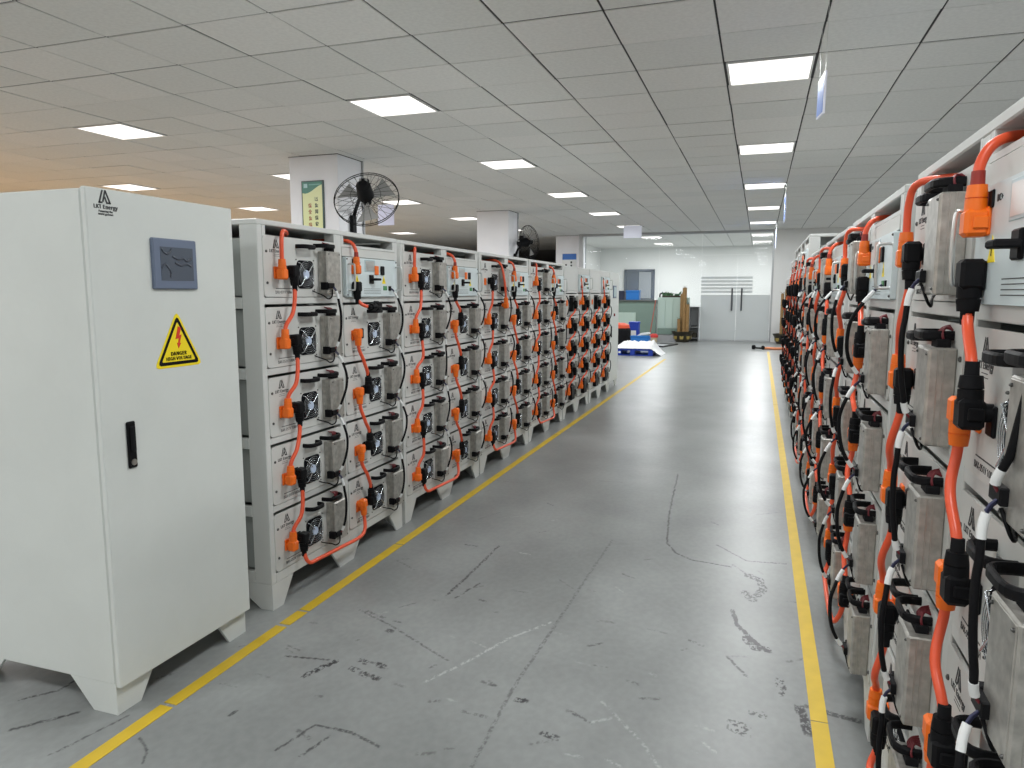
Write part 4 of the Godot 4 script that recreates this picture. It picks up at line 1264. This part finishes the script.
func far_things():
	var z := -20.3
	var o := thing("glass_counter", "long grey-green glass counter with dark top edge", "counter", T(Vector3(-3.75, 0, z)))
	part("body", bx(Vector3(-1.1, 0.05, -0.2), Vector3(1.05, 1.09, 0.18), 0.006), M.green_glass, o)
	part("top", bx(Vector3(-1.12, 1.09, -0.24), Vector3(1.08, 1.13, 0.23), 0.004), mat_cached("countertop", Color8(90, 96, 94), 0.4), o)
	part("inset_panel", bx(Vector3(-0.3, 0.25, 0.18), Vector3(0.5, 0.78, 0.2), 0.004), M.pale_green, o)
	part("plinth", bx(Vector3(-1.1, 0.0, -0.2), Vector3(1.05, 0.05, 0.16)), M.alu_frame, o)
	o = thing("pale_cupboard", "pale green cupboard with ribbed doors behind the potted bamboo", "cupboard", T(Vector3(-2.24, 0, z - 0.02)))
	part("body", bx(Vector3(-0.42, 0.18, -0.22), Vector3(0.42, 1.2, 0.15), 0.006), M.pale_green, o)
	for k in 4:
		part("door_panel", bx(Vector3(-0.41 + k * 0.208, 0.36, 0.15), Vector3(-0.41 + k * 0.208 + 0.196, 1.19, 0.165), 0.004), M.pale_green, o)
	part("drawer", bx(Vector3(-0.41, 0.19, 0.15), Vector3(0.41, 0.35, 0.165), 0.004), M.green_glass, o)
	part("plinth", bx(Vector3(-0.42, 0.0, -0.22), Vector3(0.42, 0.18, 0.13)), M.alu_frame, o)
	o = thing("low_shelf", "low grey shelf unit with open bays beside the glass doors", "shelf", T(Vector3(-1.68, 0, -20.45)))
	part("side_panel", bx(Vector3(-0.13, 0, -0.15), Vector3(-0.115, 0.95, 0.15)), M.alu_frame, o)
	part("side_panel", bx(Vector3(0.115, 0, -0.15), Vector3(0.13, 0.95, 0.15)), M.alu_frame, o)
	part("back", bx(Vector3(-0.115, 0, -0.15), Vector3(0.115, 0.95, -0.14)), mat_cached("shelfback", Color8(160, 162, 164), 0.6), o)
	for y in [0.08, 0.38, 0.935]: part("board", bx(Vector3(-0.115, y, -0.14), Vector3(0.115, y + 0.016, 0.15)), M.alu_frame, o)
	for q in [["folded_cloth", 0.396, 0.03, "dark folded cloth lying on the low grey shelf", M.mat_dark], ["storage_tin", 0.096, 0.14, "dark tin standing at the bottom of the low shelf", M.pot]]:
		var b := bx(Vector3(-0.08, 0, -0.08), Vector3(0.07, q[2], 0.1), 0.01)
		tag(part(q[0], b, q[4], null, T(Vector3(-1.68, q[1], -20.45))), q[3], "box" if q[0] == "storage_tin" else "cloth")
	# boxes on the counter
	for q in [[-3.78, 0.36, 0.25, M.navy, "dark navy box on the counter next to the blue box", "navy"], [-3.36, 0.36, 0.26, M.blue, "bright blue box on the glass counter", "blue"]]:
		var t := thing("storage_box", q[4], "box", T(Vector3(q[0], 1.13, z)))
		part("body", bx(Vector3(-q[1] / 2, 0, -0.14), Vector3(q[1] / 2, q[2], 0.14), 0.006), q[3], t)
		part("lid", bx(Vector3(-q[1] / 2 - 0.008, q[2] - 0.05, -0.148), Vector3(q[1] / 2 + 0.008, q[2] + 0.004, 0.148), 0.006), q[3], t)
	# plant and bent pipe on the cupboard
	var pt := thing("leafy_plant", "small dark green leafy plant trailing over the pale cupboard", "plant", T(Vector3(-2.3, 1.19, z + 0.02)))
	part("planter", bx(Vector3(-0.25, 0, -0.06), Vector3(0.25, 0.06, 0.06), 0.01), M.pot, pt)
	var r2 := RandomNumberGenerator.new(); r2.seed = 9
	for k in 26:
		var lf := MB.new()
		var e := Vector3(r2.randf_range(-1, 1), r2.randf_range(0.1, 1.0), r2.randf_range(-0.6, 1)).normalized()
		var w := e.cross(Vector3(0.2, 0.3, 1)).normalized() * 0.03
		var up := w.cross(e).normalized() * 0.006
		var l := r2.randf_range(0.09, 0.17)
		lf.quad(Vector3.ZERO, e * l * 0.5 + w + up, e * l, e * l * 0.5 - w + up)
		lf.quad(Vector3.ZERO, e * l * 0.5 - w, e * l, e * l * 0.5 + w)
		part("leaf", lf, M.leaf, pt, T(Vector3(r2.randf_range(-0.24, 0.24), 0.05, r2.randf_range(-0.04, 0.05))))
	var pp := MB.new()
	pp.tube(smooth([Vector3(-2.62, 1.19, z), Vector3(-2.62, 1.27, z), Vector3(-2.58, 1.31, z), Vector3(-2.46, 1.31, z)], 4), 0.02, 8)
	tag(part("bent_pipe", pp, M.black), "bent black pipe rising from the pale cupboard", "pipe")
	bamboo_pot(Vector3(-1.95, 0, -20.0), "thick brown bamboo stalks in a dark pot before the pale cupboard", [[0.03, 0.0, 0.06, 1.46], [-0.10, 0.05, 0.045, 0.62], [0.12, 0.03, 0.05, 1.02], [-0.04, -0.06, 0.05, 1.3], [0.10, -0.08, 0.045, 0.8]])
	bamboo_pot(Vector3(0.62, 0, -20.1), "slender bamboo stalks in a dark pot right of the glass doors", [[-0.06, 0.0, 0.04, 1.3], [0.03, 0.04, 0.035, 1.42], [0.08, -0.05, 0.04, 0.8]], 0.9)
	o = thing("side_bench", "grey low cabinet behind the bamboo right of the doors", "cabinet", T(Vector3(0.78, 0, -20.42)))
	part("body", bx(Vector3(-0.2, 0.03, -0.14), Vector3(0.22, 0.58, 0.12), 0.006), mat_cached("bench", Color8(84, 92, 104), 0.5), o)
	part("door", bx(Vector3(-0.19, 0.05, 0.12), Vector3(0.0, 0.56, 0.135), 0.003), mat_cached("bench", Color8(84, 92, 104), 0.5), o)
	part("plinth", bx(Vector3(-0.2, 0.0, -0.14), Vector3(0.22, 0.03, 0.1)), M.black, o)
	# blue pallet with plastic wrap and crates
	o = thing("pallet", "blue plastic pallet with dark fork openings under white plastic wrap", "pallet", T(Vector3(-2.5, 0, -15.2)))
	part("deck", bx(Vector3(-0.45, 0.11, -0.8), Vector3(0.42, 0.15, 0.0), 0.006), M.blue_dark, o)
	for x in [-0.45, -0.06, 0.32]:
		part("block", bx(Vector3(x, 0.02, -0.8), Vector3(x + (0.2 if x < -0.2 else 0.1), 0.11, 0.0), 0.004), M.blue_dark, o)
	part("skid", bx(Vector3(-0.45, 0.0, -0.8), Vector3(0.42, 0.02, 0.0), 0.004), M.blue_dark, o)
	part("stamp", bx(Vector3(-0.38, 0.05, 0.0), Vector3(-0.33, 0.09, 0.003)), M.white_wrap, o)
	part("stamp", bx(Vector3(-0.31, 0.05, 0.0), Vector3(-0.26, 0.09, 0.003)), M.white_wrap, o)
	var fn := FastNoiseLite.new(); fn.seed = 4; fn.frequency = 3.0
	var wr := MB.new()
	var gx := 30
	var gz := 14
	var hgt := func(u: float, w: float) -> Vector3:
		var x := lerpf(-0.44, 0.60, u)
		var zz := lerpf(-0.74, 0.03, w)
		var e: float = min(min(u, 1.0 - u) * 5.0, min(w, 1.0 - w) * 4.0)
		var y := 0.15 + 0.16 * clampf(e, 0.0, 1.0) * (0.75 + 0.6 * fn.get_noise_2d(x, zz)) + 0.02 * fn.get_noise_2d(x * 4.0, zz * 4.0)
		if u > 0.8: y = lerpf(y, 0.012, (u - 0.8) / 0.2)
		return Vector3(x, max(y, 0.156 if u < 0.8 else 0.012), zz)
	for a in gx:
		for b in gz:
			var p0: Vector3 = hgt.call(float(a) / gx, float(b) / gz)
			var p1: Vector3 = hgt.call(float(a + 1) / gx, float(b) / gz)
			var p2: Vector3 = hgt.call(float(a + 1) / gx, float(b + 1) / gz)
			var p3: Vector3 = hgt.call(float(a) / gx, float(b + 1) / gz)
			wr.quad(p3, p2, p1, p0)
			var dn := Vector3(0, 0.004, 0)
			wr.quad(p0 - dn, p1 - dn, p2 - dn, p3 - dn)
	tag(part("plastic_wrap", wr, M.plastic_wrap, null, T(Vector3(-2.5, 0, -15.2))), "crumpled white plastic wrap heaped on the blue pallet", "plastic wrap")
	o = thing("crate", "light blue plastic crate standing behind the wrapped pallet", "crate", T(Vector3(-2.62, 0, -17.0)))
	var cr := MB.new()
	cr.span(Vector3(-0.21, 0, -0.15), Vector3(0.21, 0.02, 0.15)); cr.span(Vector3(-0.21, 0.02, 0.13), Vector3(0.21, 0.32, 0.15)); cr.span(Vector3(-0.21, 0.02, -0.15), Vector3(0.21, 0.32, -0.13))
	cr.span(Vector3(-0.21, 0.02, -0.13), Vector3(-0.19, 0.32, 0.13)); cr.span(Vector3(0.19, 0.02, -0.13), Vector3(0.21, 0.32, 0.13))
	part("shell", cr, M.blue, o)
	part("rim", bx(Vector3(-0.22, 0.29, 0.14), Vector3(0.22, 0.33, 0.16), 0.004), M.blue, o)
	var pa := MB.new()
	pa.prism(PackedVector2Array([Vector2(-0.1, 0.0), Vector2(0.2, 0.05), Vector2(0.19, 0.09), Vector2(-0.02, 0.06)]), -0.08, 0.08)
	tag(part("white_paper", pa, M.white_wrap, null, T(Vector3(-2.6, 0.32, -17.0))), "white paper lying on top of the light blue crate", "paper")
	o = thing("blue_bin", "blue bin with a white label beside the black bag", "bin", T(Vector3(-2.98, 0, -18.3)))
	part("body", bx(Vector3(-0.12, 0, -0.12), Vector3(0.12, 0.56, 0.12), 0.012), M.blue_dark, o)
	part("label", bx(Vector3(-0.11, 0.1, 0.12), Vector3(0.06, 0.38, 0.124)), M.white_wrap, o)
	part("lid", bx(Vector3(-0.13, 0.54, -0.13), Vector3(0.13, 0.6, 0.13), 0.012), M.blue_dark, o)
	o = thing("black_bag", "bulky black bag with orange-red top beside the end cabinet", "bag", T(Vector3(-3.2, 0, -17.4)))
	var bg := MB.new()
	bg.lathe([Vector2(0.0, 0.0), Vector2(0.24, 0.0), Vector2(0.28, 0.1), Vector2(0.28, 0.42), Vector2(0.25, 0.5), Vector2(0.0, 0.52)], 16, Transform3D.IDENTITY)
	part("body", bg, M.black_soft, o)
	bg = MB.new()
	bg.lathe([Vector2(0.26, 0.48), Vector2(0.24, 0.55), Vector2(0.13, 0.6), Vector2(0.0, 0.6)], 16, Transform3D.IDENTITY)
	part("flap", bg, mat_cached("flap", Color8(214, 78, 40), 0.6), o)
	o = thing("red_pail", "small red lidded beige pail on floor by the counter", "pail", T(Vector3(-2.66, 0, -19.6)))
	bg = MB.new()
	bg.lathe([Vector2(0.0, 0.0), Vector2(0.08, 0.0), Vector2(0.1, 0.14), Vector2(0.0, 0.14)], 14, Transform3D.IDENTITY)
	part("body", bg, M.beige, o)
	bg = MB.new()
	bg.lathe([Vector2(0.11, 0.13), Vector2(0.11, 0.19), Vector2(0.06, 0.23), Vector2(0.0, 0.23)], 14, Transform3D.IDENTITY)
	part("lid", bg, M.red, o)
	o = thing("broom", "red-brown pole broom leaning against the glass counter", "broom", T(Vector3(-2.78, 0, -19.75)))
	bg = MB.new()
	bg.tube([Vector3(-0.02, 0.1, 0.05), Vector3(0.08, 1.13, -0.3)], 0.016, 8)
	part("pole", bg, M.red_brown, o)
	part("brush", bx(Vector3(-0.14, 0, 0.0), Vector3(0.1, 0.11, 0.09), 0.01), M.red_brown, o)
	o = thing("floor_mat", "thin dark mat lying on the floor behind the pallet", "mat", T(Vector3(-2.28, 0, -18.4)))
	var mt := MB.new()
	mt.prism(PackedVector2Array([Vector2(-0.4, -0.5), Vector2(0.1, -0.62), Vector2(0.34, 0.45), Vector2(-0.1, 0.55)]), 0.0, 0.03, Transform3D(Basis(Vector3(1, 0, 0), Vector3(0, 0, -1), Vector3(0, 1, 0)), Vector3.ZERO))
	part("sheet", mt, M.mat_dark, o)
	mt = MB.new()
	mt.prism(PackedVector2Array([Vector2(-0.28, -0.4), Vector2(0.06, -0.5), Vector2(0.16, -0.05), Vector2(-0.2, 0.02)]), 0.03, 0.034, Transform3D(Basis(Vector3(1, 0, 0), Vector3(0, 0, -1), Vector3(0, 1, 0)), Vector3.ZERO))
	part("pad", mt, M.alu_frame, o)
	# loose connector lead on the floor
	o = thing("connector_lead", "orange connector lead with black ends lying across the floor line", "cable", T(Vector3(0.3, 0, -17.9)))
	bg = MB.new()
	bg.tube(smooth([Vector3(-0.2, 0.03, 0.02), Vector3(-0.05, 0.03, -0.03), Vector3(0.1, 0.03, 0.06), Vector3(0.25, 0.03, 0.0), Vector3(0.42, 0.03, 0.04)], 5), 0.03, 8)
	part("lead", bg, mat_cached("lead", Color8(222, 140, 96), 0.5), o)
	bg = MB.new()
	bg.cyl(Vector3(-0.36, 0.035, 0.0), Vector3(-0.2, 0.03, 0.02), 0.02, 0.022, 10)
	bg.box(Vector3(-0.39, 0.05, 0.0), Vector3(0.09, 0.1, 0.08), 0.02)
	bg.box(Vector3(-0.18, 0.045, 0.02), Vector3(0.08, 0.09, 0.07), 0.02)
	part("end_connector", bg, M.black, o)
	bg = MB.new()
	bg.box(Vector3(0.45, 0.04, 0.04), Vector3(0.12, 0.08, 0.1), 0.02)
	part("pale_connector", bg, M.beige, o)

# ------------------------------------------------------------------ fans, posters and hanging signs
func wall_fan(mount: Vector3, center: Vector3, axis: Vector3, R: float, label: String):
	var o := thing("wall_fan", label, "fan", T(mount), "black wall fans on pillars")
	var n := axis.normalized()
	var xf := Transform3D(Basis.looking_at(-n, Vector3.UP), center - mount)   # local +z is the blowing direction
	var cg := MB.new()
	for s in [-1.0, 1.0]:
		for k in [0, 2, 3]:
			var t := float(k) / 3.0
			var r := lerpf(R, R * 0.2, t)
			var zz: float = s * (0.015 + 0.075 * sqrt(t))
			var ring := []
			for i in 36: ring.append(xf * Vector3(cos(TAU * i / 36) * r, sin(TAU * i / 36) * r, zz))
			cg.tube(ring, 0.0055 if k == 0 else 0.0025, 6, true)
		for i in 24:
			var a := TAU * i / 24 + (0.06 if s > 0 else 0.0)
			var pts := []
			for k in 5:
				var t := float(k) / 4.0
				var r := lerpf(R, R * 0.18, t)
				pts.append(xf * Vector3(cos(a) * r, sin(a) * r, s * (0.015 + 0.075 * sqrt(t))))
			cg.tube(pts, 0.0022, 5)
	part("cage", cg, M.black, o)
	for k in 3:
		var b := MB.new()
		var a := TAU * k / 3.0 + 0.4
		var prev := []
		for i in 6:
			var t := float(i) / 5.0
			var r := lerpf(0.06, R * 0.9, t)
			var wd := lerpf(0.25, 0.42, t)
			var row := [xf * Vector3(cos(a - wd) * r, sin(a - wd) * r, -0.02), xf * Vector3(cos(a + wd) * r, sin(a + wd) * r, 0.025)]
			if i > 0:
				b.quad(prev[0], row[0], row[1], prev[1])
			prev = row
		part("blade", b, mat_cached("fanblade", Color8(150, 150, 148), 0.5), o)
	var m := MB.new()
	m.cyl(xf * Vector3(0, 0, -0.24), xf * Vector3(0, 0, -0.06), 0.085, 0.10, 16)
	m.cyl(xf * Vector3(0, 0, -0.28), xf * Vector3(0, 0, -0.24), 0.05, 0.085, 16)
	m.cyl(xf * Vector3(0, 0, -0.06), xf * Vector3(0, 0, 0.05), 0.03, 0.03, 10)
	m.box(xf * Vector3(0, 0.11, -0.17), Vector3(0.09, 0.08, 0.09), 0.015)
	var mo := part("motor", m, M.black, o)
	m = MB.new()
	m.cyl(xf * Vector3(0.03, 0.045, -0.275), xf * Vector3(0.03, 0.045, -0.30), 0.014, 0.012, 10)
	m.cyl(xf * Vector3(-0.035, 0.05, -0.265), xf * Vector3(-0.035, 0.05, -0.295), 0.014, 0.012, 10)
	part("control_knob", m, M.silver, mo)
	var hb := MB.new()
	hb.cyl(xf * Vector3(0, 0, 0.0), xf * Vector3(0, 0, 0.07), 0.06, 0.05, 14)
	part("hub", hb, M.black, o)
	var ar := MB.new()
	var mp := xf * Vector3(0, -0.05, -0.18)
	ar.tube(smooth([Vector3(0.03, 0.05, 0), Vector3(0.08, 0.16, 0.02), mp * 0.6 + Vector3(0.03, 0.06, 0.03), mp], 6), 0.024, 10)
	part("arm", ar, M.black, o)
	part("bracket", bx(Vector3(0.0, -0.14, -0.05), Vector3(0.05, 0.09, 0.05), 0.01), M.black, o)

func hanging_sign(called: String, label: String, at: Transform3D, size: Vector3, m: Material, inset: Material, group := "") -> Node3D:
	var o := thing(called, label, "sign", at, group)
	part("panel", bx(-size / 2, size / 2, 0.002), m, o)
	var face := MB.new()
	if inset:
		if size.x < size.z:
			for s in [-1.0, 1.0]: face.box(Vector3(s * size.x * 0.5, -size.y * 0.03, 0.0), Vector3(0.004, size.y * 0.84, size.z * 0.88))
		else:
			face.box(Vector3(0, 0, size.z * 0.5), Vector3(size.x * 0.92, size.y * 0.86, 0.004))
		part("print", face, inset, o)
	var inv := at.basis.inverse()
	for s in [-0.42, 0.42]:
		var p := Vector3(0, size.y / 2, s * size.z) if size.x < size.z else Vector3(s * size.x, size.y / 2, 0)
		var top := CEIL - (at * p).y
		var w := MB.new()
		w.tube([p, p + inv * Vector3(0, top, 0)], 0.0015, 5)
		part("hanging_wire", w, M.silver, o)
	return o

func fans_and_signs():
	wall_fan(Vector3(-4.92, 2.2, -8.1), Vector3(-4.492, 2.434, -7.75), Vector3(-0.27, -0.5, -0.75), 0.385, "large black wall fan on the pillar with the green poster")
	wall_fan(Vector3(-4.92, 2.05, -14.5), Vector3(-4.61, 2.377, -14.55), Vector3(0.6, 0.15, -0.75), 0.34, "small far black wall fan on the middle pillar")
	# poster on the first pillar: green header over pale yellow with two columns of characters
	var im := Image.create(128, 400, false, Image.FORMAT_RGB8)
	im.fill(Color8(40, 70, 66))
	im.fill_rect(Rect2i(4, 4, 116, 392), Color8(224, 228, 172))
	for x in range(4, 120):
		var h := int(44 + 14 * sin((x + 20) / 30.0) - x * 0.12)
		im.fill_rect(Rect2i(x, 4, 1, h), Color8(46, 122, 104))
	im.fill_rect(Rect2i(12, 12, 22, 20), Color8(170, 205, 205))
	im.fill_rect(Rect2i(42, 14, 70, 6), Color8(110, 168, 156))
	var glyphs := [
		[[2, 1, 2, 8], [2, 8, 4, 7], [5, 2, 6, 4], [8, 1, 8, 6], [8, 6, 5, 9], [8, 6, 9, 9]],
		[[3, 1, 2, 4], [2, 4, 9, 4], [5, 1, 4, 5], [4, 5, 2, 9], [4, 6, 8, 6], [8, 6, 4, 9], [5, 6, 9, 9]],
		[[2, 1, 9, 1], [2, 3, 9, 3], [2, 1, 2, 9], [4, 5, 9, 5], [5, 3, 5, 7], [7, 3, 7, 7], [3, 7, 9, 7], [5, 7, 8, 9]],
		[[3, 1, 1, 4], [2, 3, 2, 9], [4, 1, 8, 1], [4, 1, 4, 4], [8, 1, 8, 4], [4, 4, 8, 4], [6, 4, 6, 9], [4, 6, 9, 6], [6, 6, 4, 9], [6, 6, 9, 9]],
		[[5, 0, 5, 2], [2, 2, 9, 2], [2, 2, 2, 4], [9, 2, 9, 4], [2, 5, 9, 5], [5, 3, 3, 7], [3, 7, 8, 9], [7, 5, 3, 9]],
		[[5, 0, 1, 4], [5, 0, 9, 4], [3, 4, 7, 4], [3, 6, 7, 6], [5, 4, 5, 9], [2, 9, 8, 9]]]
	var dr := func(gx: int, gy: int, g: Array, s: float, col: Color):
		for l in g:
			for k in 24:
				var t := k / 23.0
				im.fill_rect(Rect2i(int(gx + lerpf(l[0], l[2], t) * s), int(gy + lerpf(l[1], l[3], t) * s), 3, 3), col)
	for k in 6: dr.call(72, 76 + k * 30, glyphs[k], 2.2, Color8(62, 72, 52))
	for k in 5: dr.call(34, 106 + k * 31, glyphs[(k * 2 + 3) % 6], 2.2, Color8(150, 86, 50))
	im.generate_mipmaps()
	var pm := StandardMaterial3D.new()
	pm.albedo_texture = ImageTexture.create_from_image(im)
	pm.roughness = 0.4
	var po := thing("poster", "tall green-topped yellow poster with two columns of characters on pillar", "poster", T(Vector3(-5.28, 2.19, -7.82)))
	var b := MB.new()
	b.quad_uv(Vector3(-0.155, -0.5, 0.013), Vector3(0.155, -0.5, 0.013), Vector3(0.155, 0.5, 0.013), Vector3(-0.155, 0.5, 0.013), Vector2(0, 1), Vector2(1, 1), Vector2(1, 0), Vector2(0, 0))
	part("print", b, pm, po)
	part("board", bx(Vector3(-0.16, -0.505, 0.0), Vector3(0.16, 0.505, 0.0125), 0.002), mat_cached("posterframe", Color8(40, 66, 64), 0.4), po)
	# blue-headed notice on the last pillar
	po = thing("notice_board", "white notice with blue header on the pillar by the partition", "notice", T(Vector3(-5.38, 2.2, -20.95)))
	part("board", bx(Vector3(-0.22, -0.45, 0.0), Vector3(0.22, 0.28, 0.01)), M.white_wrap, po)
	part("header", bx(Vector3(-0.21, 0.1, 0.01), Vector3(0.21, 0.27, 0.014)), mat_cached("noticeblue", Color8(54, 110, 190), 0.5), po)
	for q in [[0.06, 0.02], [0.06, -0.08], [0.06, -0.18], [-0.1, -0.06], [-0.1, -0.16]]:
		part("character", bx(Vector3(q[0] - 0.025, q[1] - 0.03, 0.01), Vector3(q[0] + 0.025, q[1] + 0.03, 0.012)), M.print, po)
	# signs hung from the ceiling
	var sb := mat_cached("signblue", Color8(96, 140, 224), 0.4)
	var sw := mat_cached("signwhite", Color8(226, 228, 242), 0.5)
	hanging_sign("hanging_sign", "blue and white sign hung crooked beside the first aisle light", Transform3D(Basis(Vector3.RIGHT, 0.155), Vector3(0.31, 2.525, -5.0)), Vector3(0.012, 0.235, 0.6), sw, sb)
	hanging_sign("hanging_sign", "thin white sign hung edge-on above the right racks", T(Vector3(0.31, 2.6, -11.9)), Vector3(0.012, 0.4, 0.5), sw, sb)
	hanging_sign("hanging_sign", "farthest thin sign hung edge-on before the glass partition", T(Vector3(0.31, 2.62, -18.8)), Vector3(0.012, 0.45, 0.4), sw, sb)
	hanging_sign("hanging_sign", "blank white sign hung facing the aisle before the partition", T(Vector3(-2.86, 2.73, -17.0)), Vector3(0.42, 0.28, 0.02), sw, null)
	var lp := Vector3(-5.247, 2.457, -9.6)
	hanging_sign("hanging_sign", "pale lilac sign hung behind the large wall fan", T(Vector3(lp.x, lp.y, -9.6)), Vector3(0.26, 0.3, 0.02), mat_cached("lilac", Color8(206, 206, 226), 0.5), null)
